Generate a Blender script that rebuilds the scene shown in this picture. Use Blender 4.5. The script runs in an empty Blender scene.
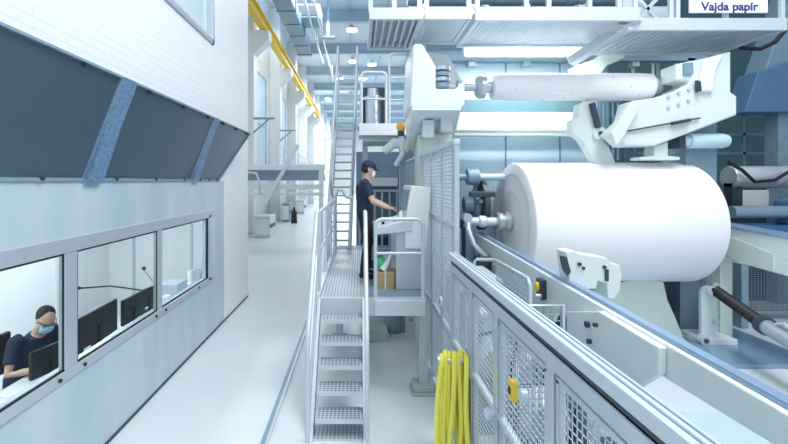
import bpy, bmesh, math, random
from mathutils import Vector, Matrix, Euler
random.seed(7)
S = bpy.context.scene
COL = S.collection
PI = math.pi
F = 420.0; H = 2.64; VX = 358.0; VY = 181.0
V = Vector
def W(px, py, Y):
    return V(((px-VX)*Y/F, Y, H-(py-VY)*Y/F))

# ------------------------------------------------------------------ materials
def nodes_of(m):
    m.use_nodes = True
    return m.node_tree.nodes, m.node_tree.links, m.node_tree.nodes['Principled BSDF']
def mat(name, c, rough=.5, metal=0., var=.06, scale=6., bump=.0, bscale=40., spec=.5, coat=0.):
    m = bpy.data.materials.new(name); n, l, b = nodes_of(m)
    tc = n.new('ShaderNodeTexCoord'); no = n.new('ShaderNodeTexNoise')
    no.inputs['Scale'].default_value = scale; no.inputs['Detail'].default_value = 4
    l.new(tc.outputs['Object'], no.inputs['Vector'])
    mx = n.new('ShaderNodeMix'); mx.data_type = 'RGBA'
    mx.inputs[6].default_value = (*[max(0, x*(1-var)) for x in c], 1)
    mx.inputs[7].default_value = (*[min(1, x*(1+var)) for x in c], 1)
    l.new(no.outputs['Fac'], mx.inputs[0]); l.new(mx.outputs[2], b.inputs['Base Color'])
    b.inputs['Roughness'].default_value = rough; b.inputs['Metallic'].default_value = metal
    b.inputs['Specular IOR Level'].default_value = spec; b.inputs['Coat Weight'].default_value = coat
    if bump:
        n2 = n.new('ShaderNodeTexNoise'); n2.inputs['Scale'].default_value = bscale
        l.new(tc.outputs['Object'], n2.inputs['Vector'])
        bp = n.new('ShaderNodeBump'); bp.inputs['Strength'].default_value = bump; bp.inputs['Distance'].default_value = .01
        l.new(n2.outputs['Fac'], bp.inputs['Height']); l.new(bp.outputs['Normal'], b.inputs['Normal'])
    return m
def emis(name, c, s):
    m = bpy.data.materials.new(name); n, l, b = nodes_of(m)
    b.inputs['Base Color'].default_value = (*c, 1)
    b.inputs['Emission Color'].default_value = (*c, 1); b.inputs['Emission Strength'].default_value = s
    return m
M = {}
M['white'] = mat('white_paint', (.80, .83, .84), .45, var=.03)
M['cast'] = mat('cast_white_green', (.72, .80, .79), .38, var=.04)
M['cream'] = mat('cream_green', (.62, .72, .66), .4, var=.05)
M['railblue'] = mat('rail_blue_grey', (.30, .42, .58), .3, .4)
M['paper'] = mat('paper', (.93, .92, .95), .7, var=.012, scale=3)
M['alu'] = mat('aluminium', (.56, .62, .67), .32, .4, var=.05)
M['steel'] = mat('steel', (.58, .64, .69), .3, .7, var=.08)
M['galv'] = mat('galvanised', (.20, .32, .50), .45, .25, var=.65, scale=38)
M['rail'] = mat('light_rail', (.62, .69, .74), .35, .2, var=.04)
M['wire'] = mat('mesh_wire', (.50, .58, .64), .45, .35, var=.05)
M['dark'] = mat('dark_metal', (.05, .07, .09), .45, .3, var=.2)
M['black'] = mat('black_rubber', (.015, .017, .02), .55, var=.2)
M['bluegrey'] = mat('blue_grey_steel', (.24, .35, .43), .45, .2, var=.12)
M['blue'] = mat('blue_steel', (.12, .22, .38), .4, .2, var=.12)
M['deepblue'] = mat('deep_blue', (.04, .15, .33), .4, .2, var=.2)
M['pale'] = mat('pale_blue_sheet', (.60, .77, .85), .4, .05, var=.08, scale=2)
M['teal'] = mat('teal_metal', (.10, .20, .22), .5, .2, var=.15)  # dark teal steel, its own colour
M['yellow'] = mat('crane_yellow', (.85, .58, .06), .5, var=.06)
M['hose'] = mat('hose_yellow', (.95, .86, .12), .42, var=.05)
M['orange'] = mat('orange_plastic', (.90, .50, .10), .4)
M['cardboard'] = mat('cardboard', (.50, .36, .18), .8, var=.08)
M['green'] = mat('green_plastic', (.06, .50, .26), .5)
M['skin'] = mat('skin', (.62, .40, .31), .55, var=.05)
M['navy'] = mat('navy_cloth', (.014, .024, .06), .8, var=.25, scale=14, bump=.2, bscale=30)
M['trouser'] = mat('black_cloth', (.010, .012, .020), .8, var=.25, scale=14, bump=.2, bscale=30)
M['hair'] = mat('hair', (.03, .022, .018), .7, var=.3, scale=80)
M['maskblue'] = mat('mask_blue', (.42, .70, .85), .7)
M['maskwhite'] = mat('mask_white', (.82, .86, .90), .7)
M['shoe'] = mat('shoe', (.012, .012, .014), .5)
M['office'] = mat('office_wall', (.86, .89, .90), .6, var=.02)
M['desk'] = mat('desk_top', (.70, .75, .77), .4)
M['lamp'] = emis('lamp_glow', (.95, .98, 1.), 9.)
M['signtext'] = mat('sign_navy', (.03, .05, .22), .5)
M['ceil'] = mat('ceiling_panel', (.62, .72, .80), .6, var=.05)
M['ceilbeam'] = mat('ceiling_beam', (.45, .57, .66), .5, var=.06)
M['deckgrey'] = mat('deck_underside', (.52, .64, .66), .5, .2, var=.1)
M['concrete'] = mat('concrete', (.45, .52, .50), .8, var=.1, scale=3)

def brick():
    m = bpy.data.materials.new('white_brick'); n, l, b = nodes_of(m)
    g = n.new('ShaderNodeNewGeometry'); s = n.new('ShaderNodeSeparateXYZ'); c = n.new('ShaderNodeCombineXYZ')
    l.new(g.outputs['Position'], s.inputs[0]); l.new(s.outputs['Y'], c.inputs['X']); l.new(s.outputs['Z'], c.inputs['Y'])
    t = n.new('ShaderNodeTexBrick'); l.new(c.outputs[0], t.inputs['Vector'])
    t.inputs['Scale'].default_value = 1.; t.inputs['Brick Width'].default_value = .26; t.inputs['Row Height'].default_value = .085
    t.inputs['Mortar Size'].default_value = .006; t.inputs['Mortar Smooth'].default_value = .4
    t.inputs['Color1'].default_value = (.90, .92, .95, 1); t.inputs['Color2'].default_value = (.87, .89, .93, 1)
    t.inputs['Mortar'].default_value = (.78, .82, .87, 1)
    l.new(t.outputs['Color'], b.inputs['Base Color'])
    bp = n.new('ShaderNodeBump'); bp.invert = True; bp.inputs['Strength'].default_value = .25; bp.inputs['Distance'].default_value = .01
    l.new(t.outputs['Fac'], bp.inputs['Height']); l.new(bp.outputs['Normal'], b.inputs['Normal'])
    b.inputs['Roughness'].default_value = .42
    return m
M['brick'] = brick()
def wallpanel():
    m = bpy.data.materials.new('painted_wall_panel'); n, l, b = nodes_of(m)
    g = n.new('ShaderNodeNewGeometry'); mp = n.new('ShaderNodeMapping'); mp.inputs['Scale'].default_value = (1, 1.6, .35)
    no = n.new('ShaderNodeTexNoise'); no.inputs['Scale'].default_value = 1.6; no.inputs['Detail'].default_value = 3
    l.new(g.outputs['Position'], mp.inputs[0]); l.new(mp.outputs[0], no.inputs['Vector'])
    r = n.new('ShaderNodeValToRGB'); r.color_ramp.elements[0].position = .35; r.color_ramp.elements[1].position = .68
    r.color_ramp.elements[0].color = (.44, .55, .62, 1); r.color_ramp.elements[1].color = (.53, .63, .69, 1)
    l.new(no.outputs['Fac'], r.inputs[0]); l.new(r.outputs[0], b.inputs['Base Color'])
    b.inputs['Roughness'].default_value = .24; b.inputs['Specular IOR Level'].default_value = .6
    return m
M['wallpanel'] = wallpanel()
def floormat():
    m = bpy.data.materials.new('epoxy_floor'); n, l, b = nodes_of(m)
    g = n.new('ShaderNodeNewGeometry'); no = n.new('ShaderNodeTexNoise'); no.inputs['Scale'].default_value = .6; no.inputs['Detail'].default_value = 6
    l.new(g.outputs['Position'], no.inputs['Vector'])
    r = n.new('ShaderNodeValToRGB'); r.color_ramp.elements[0].position = .3; r.color_ramp.elements[1].position = .7
    r.color_ramp.elements[0].color = (.62, .69, .72, 1); r.color_ramp.elements[1].color = (.72, .77, .79, 1)
    l.new(no.outputs['Fac'], r.inputs[0]); l.new(r.outputs[0], b.inputs['Base Color'])
    b.inputs['Roughness'].default_value = .3; b.inputs['Specular IOR Level'].default_value = .5
    return m
M['floor'] = floormat()
def meshplate(name, c1, c2, sc, rough, metal, yz=False):
    # woven/perforated sheet pattern
    m = bpy.data.materials.new(name); n, l, b = nodes_of(m)
    tc = n.new('ShaderNodeTexCoord'); v = n.new('ShaderNodeTexVoronoi'); v.voronoi_dimensions = '2D'; v.inputs['Scale'].default_value = sc; v.inputs['Randomness'].default_value = 0
    sp = n.new('ShaderNodeSeparateXYZ'); cb = n.new('ShaderNodeCombineXYZ'); l.new(tc.outputs['Object'], sp.inputs[0])
    l.new(sp.outputs['Y' if yz else 'X'], cb.inputs[0]); l.new(sp.outputs['Z' if yz else 'Y'], cb.inputs[1]); l.new(cb.outputs[0], v.inputs['Vector'])
    r = n.new('ShaderNodeValToRGB'); r.color_ramp.elements[0].position = .25; r.color_ramp.elements[1].position = .45
    r.color_ramp.elements[0].color = (*c2, 1); r.color_ramp.elements[1].color = (*c1, 1)
    l.new(v.outputs['Distance'], r.inputs[0]); l.new(r.outputs[0], b.inputs['Base Color'])
    b.inputs['Roughness'].default_value = rough; b.inputs['Metallic'].default_value = metal
    return m
M['screen'] = meshplate('dark_perforated_sheet', (.085, .14, .18), (.11, .17, .215), 55, .3, .3, True)
M['tread'] = meshplate('perforated_tread', (.64, .70, .75), (.24, .29, .33), 24, .4, .3)
def glass():
    m = bpy.data.materials.new('window_glass'); m.use_nodes = True
    n = m.node_tree.nodes; l = m.node_tree.links; n.remove(n['Principled BSDF'])
    t = n.new('ShaderNodeBsdfTransparent'); t.inputs[0].default_value = (.93, .97, .98, 1)
    g = n.new('ShaderNodeBsdfGlossy'); g.inputs['Roughness'].default_value = .02
    lw = n.new('ShaderNodeLayerWeight'); lw.inputs['Blend'].default_value = .5
    pw = n.new('ShaderNodeMath'); pw.operation = 'POWER'; pw.inputs[1].default_value = 4; l.new(lw.outputs['Facing'], pw.inputs[0])
    f = n.new('ShaderNodeMath'); f.operation = 'MULTIPLY'; f.inputs[1].default_value = .35; l.new(pw.outputs[0], f.inputs[0])
    mx = n.new('ShaderNodeMixShader'); l.new(f.outputs[0], mx.inputs[0]); l.new(t.outputs[0], mx.inputs[1]); l.new(g.outputs[0], mx.inputs[2])
    l.new(mx.outputs[0], n['Material Output'].inputs['Surface'])
    return m
M['glass'] = glass()

# ------------------------------------------------------------------ mesh builder
def frame(d):
    d = d.normalized(); u = V((0, 0, 1)) if abs(d.z) < .95 else V((1, 0, 0))
    a = d.cross(u).normalized(); return d, a, a.cross(d).normalized()
class MB:
    def __init__(s): s.v = []; s.f = []; s.sm = []
    def add(s, vs, fs, sm=False):
        o = len(s.v); s.v += [V(p) for p in vs]
        for f in fs: s.f.append([i+o for i in f]); s.sm.append(sm)
        return s
    def box(s, x0, x1, y0, y1, z0, z1):
        vs = [(x, y, z) for x in (x0, x1) for y in (y0, y1) for z in (z0, z1)]
        return s.add(vs, [(0,1,3,2),(4,6,7,5),(0,4,5,1),(2,3,7,6),(0,2,6,4),(1,5,7,3)])
    def bar(s, p, q, w, h=None, ext=0):
        p = V(p); q = V(q); h = h or w; d, a, b = frame(q-p); p = p-d*ext; q = q+d*ext
        vs = [c+a*i*w/2+b*j*h/2 for c in (p, q) for i, j in ((-1,-1),(1,-1),(1,1),(-1,1))]
        return s.add(vs, [(0,1,2,3),(7,6,5,4),(0,4,5,1),(1,5,6,2),(2,6,7,3),(3,7,4,0)])
    def cyl(s, p, q, r, r2=None, n=20, caps=True):
        p = V(p); q = V(q); r2 = r if r2 is None else r2; d, a, b = frame(q-p)
        ring = lambda c, rr: [c+(a*math.cos(2*PI*i/n)+b*math.sin(2*PI*i/n))*rr for i in range(n)]
        s.add(ring(p, r)+ring(q, r2), [(i, (i+1) % n, n+(i+1) % n, n+i) for i in range(n)], True)
        if caps:
            s.add(ring(p, r), [list(range(n))[::-1]]); s.add(ring(q, r2), [list(range(n))])
        return s
    def tube(s, pts, rad, n=8, closed=False):
        pts = [V(p) for p in pts]; m = len(pts)
        rr = rad if isinstance(rad, (list, tuple)) else [rad]*m
        T = []
        for i in range(m):
            if closed: t = pts[(i+1) % m]-pts[i-1]
            else: t = pts[min(i+1, m-1)]-pts[max(i-1, 0)]
            T.append(t.normalized())
        _, a, b = frame(T[0]); vs = []
        for i in range(m):
            a = (a-T[i]*a.dot(T[i])).normalized(); b = T[i].cross(a)
            ra, rb = rr[i] if isinstance(rr[i], (list, tuple)) else (rr[i], rr[i])
            vs += [pts[i]+a*math.cos(2*PI*k/n)*ra+b*math.sin(2*PI*k/n)*rb for k in range(n)]
        k2 = m if closed else m-1
        fs = [(i*n+k, i*n+(k+1) % n, ((i+1) % m)*n+(k+1) % n, ((i+1) % m)*n+k) for i in range(k2) for k in range(n)]
        s.add(vs, fs, True)
        if not closed: s.add(vs[:n], [list(range(n))[::-1]]); s.add(vs[-n:], [list(range(n))])
        return s
    def lathe(s, p, axis, prof, n=48):
        p = V(p); d, a, b = frame(V(axis)); run = [prof[0]]
        def flush(pr):
            vs = []; m = len(pr)
            for t, r in pr: vs.extend([p+d*t+(a*math.cos(2*PI*i/n)+b*math.sin(2*PI*i/n))*max(r, 1e-4) for i in range(n)])
            s.add(vs, [(j*n+i, j*n+(i+1) % n, (j+1)*n+(i+1) % n, (j+1)*n+i) for j in range(m-1) for i in range(n)], True)
        for k in range(1, len(prof)):
            run.append(prof[k])
            if k < len(prof)-1:
                u = V((prof[k][0]-prof[k-1][0], prof[k][1]-prof[k-1][1])); w = V((prof[k+1][0]-prof[k][0], prof[k+1][1]-prof[k][1]))
                if u.length > 1e-6 and w.length > 1e-6 and u.angle(w) > .6: flush(run); run = [prof[k]]
        flush(run)
        return s
    def prism(s, poly, ext):
        poly = [V(p) for p in poly]; e = V(ext); n = len(poly)
        s.add(poly+[p+e for p in poly], [list(range(n))[::-1], list(range(n, 2*n))]+[(i, (i+1) % n, n+(i+1) % n, n+i) for i in range(n)])
        return s
    def ell(s, c, r, n=16, m=10, rot=None):
        c = V(c); vs = []; R = rot or Matrix.Identity(3)
        for j in range(m+1):
            th = PI*j/m
            for i in range(n):
                vs.append(c+R @ V((r[0]*math.sin(th)*math.cos(2*PI*i/n), r[1]*math.sin(th)*math.sin(2*PI*i/n), r[2]*math.cos(th))))
        return s.add(vs, [(j*n+i, (j+1)*n+i, (j+1)*n+(i+1) % n, j*n+(i+1) % n) for j in range(m) for i in range(n)], True)
    def build(s, name, m, parent=None, bevel=0, local=False, org=None):
        me = bpy.data.meshes.new(name); o = bpy.data.objects.new(name, me); COL.objects.link(o)
        if local: og = V((0, 0, 0))
        elif parent is not None: og = ORG[parent.name]
        elif org: og = V(org)
        else:
            xs = [v.x for v in s.v]; ys = [v.y for v in s.v]; zs = [v.z for v in s.v]
            og = V(((min(xs)+max(xs))/2, (min(ys)+max(ys))/2, min(zs))); o.location = og
        if org and parent is None: o.location = og
        me.from_pydata([v-og for v in s.v], [], s.f)
        for p, sm in zip(me.polygons, s.sm): p.use_smooth = sm
        bm = bmesh.new(); bm.from_mesh(me); bmesh.ops.remove_doubles(bm, verts=bm.verts, dist=1e-5) if False else None
        bmesh.ops.recalc_face_normals(bm, faces=bm.faces); bm.to_mesh(me); bm.free()
        me.materials.append(M[m] if isinstance(m, str) else m)
        if parent is not None: o.parent = parent
        ORG[o.name] = og
        if bevel:
            b = o.modifiers.new('bevel', 'BEVEL'); b.width = bevel; b.segments = 2; b.limit_method = 'ANGLE'; b.angle_limit = math.radians(50)
        return o
ORG = {}
def tag(o, label, cat, group=None, kind=None):
    if label: o['label'] = label
    if cat: o['category'] = cat
    if group: o['group'] = group
    if kind: o['kind'] = kind
    return o
def thing(name, loc, label, cat, group=None, rz=0):
    o = bpy.data.objects.new(name, None); COL.objects.link(o); o.empty_display_size = .1
    o.location = loc; o.rotation_euler = (0, 0, rz); ORG[o.name] = V(loc)
    return tag(o, label, cat, group)
def struct(name, mb, m, bevel=0, parent=None):
    o = mb.build(name, m, parent, bevel)
    o['kind'] = 'structure'
    return o
def dup(root, loc, label=None, group=None):
    r = root.copy(); COL.objects.link(r); r.location = loc
    if label: r['label'] = label
    if group: r['group'] = group
    for ch in list(root.children):
        c = ch.copy(); COL.objects.link(c); c.parent = r
        for g in list(ch.children):
            d = g.copy(); COL.objects.link(d); d.parent = c
    return r
def arc(c, r, a0, a1, ux, uy, n=6):
    c = V(c); ux = V(ux); uy = V(uy)
    return [c+ux*r*math.cos(a0+(a1-a0)*i/n)+uy*r*math.sin(a0+(a1-a0)*i/n) for i in range(n+1)]
def loop_pts(p, q, z0, z1, r=.09):
    # inverted U from p up to z1 and down at q
    p = V(p); q = V(q); d = (q-p); d.z = 0; L = d.length; d.normalize(); up = V((0, 0, 1))
    a = V((p.x, p.y, 0)); b = V((q.x, q.y, 0))
    pts = [a+up*z0]+arc(a+d*r+up*(z1-r), r, PI, PI/2, d, up)+arc(b-d*r+up*(z1-r), r, PI/2, 0, d, up)+[b+up*z0]
    return pts

# ------------------------------------------------------------------ setting
XL = -2.52
struct('floor', MB().box(-7.5, 15, -3, 96, -.2, 0), 'floor')
wl = MB()
def wbox(y0, y1, z0, z1, mb): mb.box(XL-.1, XL, y0, y1, z0, z1)
WY0, WY1, WZ0, WZ1 = 1.6, 7.06, 1.01, 2.02
wbox(-.6, 7.9, 0, WZ0, wl); wbox(-.6, WY0, WZ0, WZ1, wl); wbox(WY1, 7.9, WZ0, WZ1, wl); wbox(-.6, 7.9, WZ1, 2.64, wl)
struct('wall_left', wl, 'wallpanel')
wu = MB()
wbox(7.9, 9.62, 0, 2.64, wu)
wbox(-.6, 9.62, 2.64, 5.0, wu); wbox(7.3, 9.62, 5.0, 9, wu); wbox(-.6, 7.3, 7.6, 9, wu); wbox(-.6, 4.6, 5.0, 7.6, wu)
wu.box(-5.7, XL-.1, 9.38, 9.62, 0, 9)
struct('wall_upper_left', wu, 'brick')
struct('trim_1', MB().box(XL, XL+.012, -.6, 9.62, 0, .03), 'dark')
# window frames
wf = MB()
wf.box(XL-.05, XL+.02, WY0-.07, WY1+.22, WZ1, WZ1+.13)
wf.box(XL-.05, XL+.02, WY0-.07, WY1+.22, WZ0-.09, WZ0)
wf.box(XL-.05, XL+.02, WY1, WY1+.1, WZ0-.06, WZ1+.05); wf.box(XL-.05, XL+.02, WY0-.12, WY0, WZ0-.06, WZ1+.05)
for a, b in ((3.6, 3.76), (5.27, 5.38)): wf.box(XL-.05, XL+.012, a, b, WZ0, WZ1)
fr = struct('window_1', wf, 'alu', .008)
wg = MB()
for a, b in ((WY0, 3.6), (3.76, 5.27), (5.38, WY1)):
    for (y0, y1, z0, z1) in ((a, b, WZ0, WZ0+.018), (a, b, WZ1-.018, WZ1), (a, a+.018, WZ0, WZ1), (b-.018, b, WZ0, WZ1)):
        wg.box(XL-.006, XL+.002, y0, y1, z0, z1)
g = wg.build('window_gasket', 'black', fr)
for a, b in ((WY0, 3.6), (3.76, 5.27), (5.38, WY1)):
    MB().box(XL-.012, XL-.004, a, b, WZ0, WZ1).build('pane', 'glass', fr)
for yy in (2.6, 3.52, 3.84, 5.2, 5.46, 6.6): MB().cyl((XL+.015, yy, WZ0-.045), (XL+.035, yy, WZ0-.045), .016).build('bolt', 'black', fr)
# upper window
u = MB()
for (y0, y1, z0, z1) in ((4.6, 7.3, 5.0, 5.09), (4.6, 7.3, 7.51, 7.6), (4.6, 4.69, 5, 7.6), (7.21, 7.3, 5, 7.6)): u.box(XL-.09, XL+.03, y0, y1, z0, z1)
uw = struct('window_2', u, 'alu', .008)
MB().box(XL-.06, XL-.05, 4.69, 7.21, 5.09, 7.51).build('pane', 'glass', uw)
MB().box(XL-.098, XL-.08, 4.62, 7.28, 5.02, 7.58).build('blind', 'paper', uw)
# control room inside
struct('wall_office_back', MB().box(-5.7, -5.5, .5, 9.38, 0, 2.64), 'office')
struct('wall_office_end', MB().box(-5.5, XL-.1, 9.3, 9.38, 0, 2.64), 'office')
struct('wall_office_near', MB().box(-5.5, XL-.1, .5, .6, 0, 2.64), 'office')
struct('ceiling_office', MB().box(-5.7, XL-.1, .5, 9.38, 2.55, 2.62), 'office')
dr = struct('door_1', MB().box(-5.5, -5.46, 7.6, 8.5, 0, 2.1), 'white')
MB().box(-5.46, -5.41, 7.66, 7.8, 1.0, 1.03).build('door_handle', 'steel', dr)
struct('trim_2', MB().box(-4.98, -4.93, 9.27, 9.3, 0, 2.55).box(-3.7, -3.66, 9.27, 9.3, 0, 2.55), 'alu')
for i, (yy, w) in enumerate(((3.2, 'nearer'), (6.6, 'farther'))):
    t = thing('ceiling_light', (-4.1, yy, 2.47), 'flat rectangular ceiling light of the control room, the %s of two' % w, 'light', 'control room ceiling lights')
    MB().box(-4.4, -3.8, yy-.6, yy+.6, 2.5, 2.55).build('frame', 'white', t)
    MB().box(-4.36, -3.84, yy-.56, yy+.56, 2.47, 2.5).build('diffuser', 'lamp', t)

# tilted dark screens above the windows
def PT(Y, t, off=0):   # point on the sloping plane: t 0 bottom .. 1 top
    return V((XL+.37*t+off*.93, Y, 2.64+.96*t-off*.36))
def screen_panel(b0, b1, t0, t1, label):
    t = thing('tilted_screen_panel', (XL, (b0+b1)/2, 2.64), label, 'metal panel', 'dark tilted screens above the control room windows')
    n = V((.93, 0, -.36)); th = n*-.04
    pl = [PT(b0, .02), PT(b1, .02), PT(t1, .985), PT(t0, .985)]
    MB().prism(pl, th).build('sheet', 'screen', t)
    fm = MB()
    for p, q in zip(pl, pl[1:]+pl[:1]): fm.bar(p+n*.004, q+n*.004, .03, .02, .012)
    fm.build('edge_frame', 'bluegrey', t)
    for k in range(3):
        for (a0, a1, tt) in ((b0, b1, .03), (t0, t1, .96)):
            y = a0+(a1-a0)*(.12+.38*k); c = PT(y, tt)
            MB().cyl(c, c+n*.035, .018, n=10).build('bolt', 'dark', t)
    # backing that carries the sheet off the wall
    bk = MB(); yb = (b0+b1)/2
    for yy in (max(b0, t0)+.1, min(b1, t1)-.1):
        bk.prism([V((XL, yy, 2.66)), V((XL, yy, 3.55)), V((XL+.32, yy, 3.55))], (0, .03, 0))
    bk.build('bracket', 'galv', t)
    return t
screen_panel(-.5, 3.83, -.5, 3.83, 'largest dark tilted sheet nearest the camera, above the first window pane')
screen_panel(4.07, 6.3, 4.07, 6.3, 'middle dark tilted sheet between two galvanised strips on the white brick wall')
screen_panel(6.5, 7.56, 6.5, 8.36, 'smallest dark tilted sheet with slanted end, farthest along the white brick wall')
for (a, b, w) in ((3.83, 4.07, 'wider blue galvanised strip between the first and middle dark tilted sheets'), (6.3, 6.5, 'narrower blue galvanised strip between the middle and farthest dark tilted sheets')):
    n = V((.93, 0, -.36))
    o = MB().prism([PT(a+.005, .02, .055), PT(b-.005, .02, .055), PT(b-.005, 1.0), PT(a+.005, 1.0)], n*-.03).box(XL, XL+.12, a+.05, b-.05, 2.86, 2.89).box(XL, XL+.3, a+.05, b-.05, 3.4, 3.43).build('galvanised_strip', 'galv')
    tag(o, w, 'metal strip', 'galvanised strips between the tilted sheets')

# ------------------------------------------------------------------ hall behind
struct('wall_outer_left', MB().box(-6.1, -5.9, 9.62, 95, 0, 14.4), 'white')
struct('wall_far', MB().box(-6.1, 14, 94, 95, 0, 14.4), 'white')
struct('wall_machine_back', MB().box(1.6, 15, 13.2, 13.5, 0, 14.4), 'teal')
struct('wall_right', MB().box(14.6, 15, -3, 13.4, 0, 14.4), 'bluegrey')
struct('ceiling', MB().box(-6.1, 14, 24, 95, 14.2, 14.4), 'ceil')
by = [28.4+7.1*i for i in range(9)]
rb = MB()
for y in by:
    rb.box(-5.9, 13.5, y-.18, y+.18, 13.35, 13.45); rb.box(-5.9, 13.5, y-.06, y+.06, 13.45, 14.2)
struct('trim_3', rb, 'ceilbeam')
pl = MB()
for x in (-3.2, -.6, 2., 4.6, 7.2, 9.8): pl.box(x-.05, x+.05, 24, 94, 14.02, 14.2)
struct('trim_4', pl, 'ceilbeam')
# columns with haunches
for i in range(11):
    y = 21.3+7.1*i
    m = MB().prism([(-5.9, y-.35, 0), (-5.2, y-.35, 0), (-5.2, y-.35, 9.0), (-4.45, y-.35, 9.7), (-4.45, y-.35, 10.2), (-5.2, y-.35, 10.2), (-5.2, y-.35, 14.2), (-5.9, y-.35, 14.2)], (0, .7, 0))
    o = struct('pillar_%d' % (i+1), m, 'white', .03)
# outer wall glazing strips
for i in range(6):
    y = 21.3+7.1*i
    m = MB()
    for yy in (y+1.6, y+5.3): m.box(-5.92, -5.8, yy, yy+.15, 3.3, 9)
    for zz in (3.2, 6.0, 9.0): m.box(-5.92, -5.82, y+1.6, y+5.45, zz, zz+.12)
    w = struct('window_%d' % (3+i), m, 'alu')
    MB().box(-5.9, -5.87, y+1.7, y+5.3, 3.3, 9.0).build('pane', 'pale', w)
t = thing('crane_beam', (-4.75, 16, 10.2), 'yellow crane runway beam carried on the wall pillars', 'crane beam')
MB().box(-4.92, -4.58, 15, 52, 10.2, 10.26).box(-4.92, -4.58, 15, 52, 10.74, 10.8).box(-4.78, -4.72, 15, 52, 10.26, 10.74).build('beam', 'yellow', t)
MB().box(-4.79, -4.71, 15, 52, 10.8, 10.88).build('crane_rail', 'dark', t)
t = thing('air_duct', (-3.8, 22, 11.6), 'long blue grey rectangular duct hanging beneath the ceiling beside the yellow crane beam', 'duct')
MB().box(-4.25, -3.3, 14, 30.2, 11.6, 12.2).build('duct_body', 'bluegrey', t)
fl = MB()
for k in range(9): fl.box(-4.3, -3.25, 14.5+k*1.9, 14.6+k*1.9, 11.55, 12.25)
fl.build('flange', 'galv', t)
h = MB()
for k in range(3): h.bar((-3.8, 25+k*2.4, 12.2), (-3.8, 25+k*2.4, 14.2), .05)
h.build('hanger', 'steel', t)
for i, (x, z, ye, w) in enumerate(((-2.75, 11.9, 33, 'thicker left one'), (-2.3, 12.0, 38, 'thinner right one'))):
    o = MB().cyl((x, 14, z), (x, ye, z), .07-.02*i, n=8).cyl((x, ye-.3, z), (x, ye-.3, 14.2), .03, n=6).cyl((x, 28.4, z), (x, 28.4, 13.4), .03, n=6).build('ceiling_pipe', 'steel')
    tag(o, 'long grey pipe hung beside the roof duct, '+w, 'pipe', 'pipes beside the roof duct')
# high bay lamps
lamps = [(352, 22, 30.5), (353, 55, 38.5), (340, 75, 45.), (322, 70, 43.), (363, 76, 45.), (351, 92, 53.), (328, 96, 56), (372, 60, 39.5)]
for i, (px, py, Y) in enumerate(lamps):
    p = W(px, py, Y); p.z = 13.7
    where = ['nearest', 'second nearest', 'by the middle of the third roof bay', 'left side of the third roof bay', 'right side of the third roof bay', 'deep in the hall over the aisle', 'deep in the hall near the pillars', 'behind the grey rail loop'][i]
    t = thing('high_bay_lamp', (p.x, Y, 13.55), 'round glowing ceiling lamp, '+where, 'lamp', 'round lamps under the hall ceiling')
    MB().cyl((p.x, Y, 13.62), (p.x, Y, 13.9), .42, .16, 20).cyl((p.x, Y, 13.9), (p.x, Y, 14.19), .03, n=8).build('lamp_housing', 'steel', t)
    MB().cyl((p.x, Y, 13.55), (p.x, Y, 13.62), .38, n=20).build('diffuser', 'lamp', t)
t = thing('ceiling_suspension_post', (-1.9, 27, 11.9), 'grey vertical post with wide foot hanging from the roof', 'post')
MB().box(-2.0, -1.85, 27, 27.2, 11.9, 14.2).build('post', 'steel', t)
MB().box(-2.35, -1.5, 26.9, 27.3, 11.84, 11.95).build('foot_plate', 'bluegrey', t)

t = thing('ventilation_unit', (-3, 25, 12.0), 'dark blue grey ventilation box hanging beside the end of the roof duct', 'ventilation unit')
MB().box(-3.9, -2.2, 24.3, 26, 12.1, 12.9).build('casing', 'bluegrey', t, .03)
MB().box(-3.7, -2.4, 24.26, 24.3, 12.2, 12.8).build('grille', 'dark', t)
hg = MB()
for x in (-3.8, -2.3): hg.bar((x, 25, 12.9), (x, 25, 14.19), .06)
hg.build('hanger', 'steel', t)
for i, (y, z, w) in enumerate(((20.9, 5.75, 'nearer'), (28.0, 6.0, 'farther'))):
    t = thing('pillar_bracket', (-4.7, y, z), 'grey triangular arm bracket fixed to a wall pillar, the %s one' % w, 'bracket', 'brackets on the pillars')
    MB().bar((-5.2, y, z), (-4.15, y, z), .09).build('arm', 'bluegrey', t)
    MB().bar((-5.2, y, z-.7), (-4.4, y, z), .07).build('stay', 'bluegrey', t)

# wall mounted gallery across the aisle
t = thing('wall_gallery', (-4, 20, 3), 'pale steel gallery with railing along the pillars, far left', 'gallery')
MB().box(-5.15, -4.3, 20, 52, 3.15, 3.4).build('deck', 'white', t)
MB().box(-4.3, -4.2, 20, 52, 3.05, 3.5).build('edge_beam', 'rail', t)
rl = MB()
for k in range(17): rl.bar((-4.25, 20.05+k*2, 3.5), (-4.25, 20.05+k*2, 4.5), .05)
rl.bar((-4.25, 20, 4.5), (-4.25, 52, 4.5), .05); rl.bar((-4.25, 20, 4.0), (-4.25, 52, 4.0), .04)
rl.build('railing', 'rail', t)
t = thing('aisle_bridge', (-2.5, 17, 0), 'low cream and white cross bridge with diagonal brace past the end of the brick wall', 'bridge')
y = 17.
MB().box(-5.0, -1.35, y, y+.25, 3.08, 3.32).build('top_beam', 'white', t, .02)
MB().prism([(-4.9, y+.05, 3.08), (-1.4, y+.05, 3.08), (-1.4, y+1.0, 2.66), (-4.9, y+1.0, 2.66)], (0, .04, .0)).build('apron', 'bluegrey', t)
MB().box(-4.9, -1.4, y, y+.18, 2.30, 2.5).box(-4.9, -1.4, y, y+.18, 2.05, 2.17).build('lower_beam', 'cast', t, .02)
MB().bar((-3.75, y-.1, 1.75), (-2.4, y-.1, 4.1), .13).build('diagonal_brace', 'cast', t)
lg = MB()
for x in (-4.85, -1.5): lg.box(x-.09, x+.09, y+.02, y+.2, 0, 3.1)
lg.build('upright', 'white', t)
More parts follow.
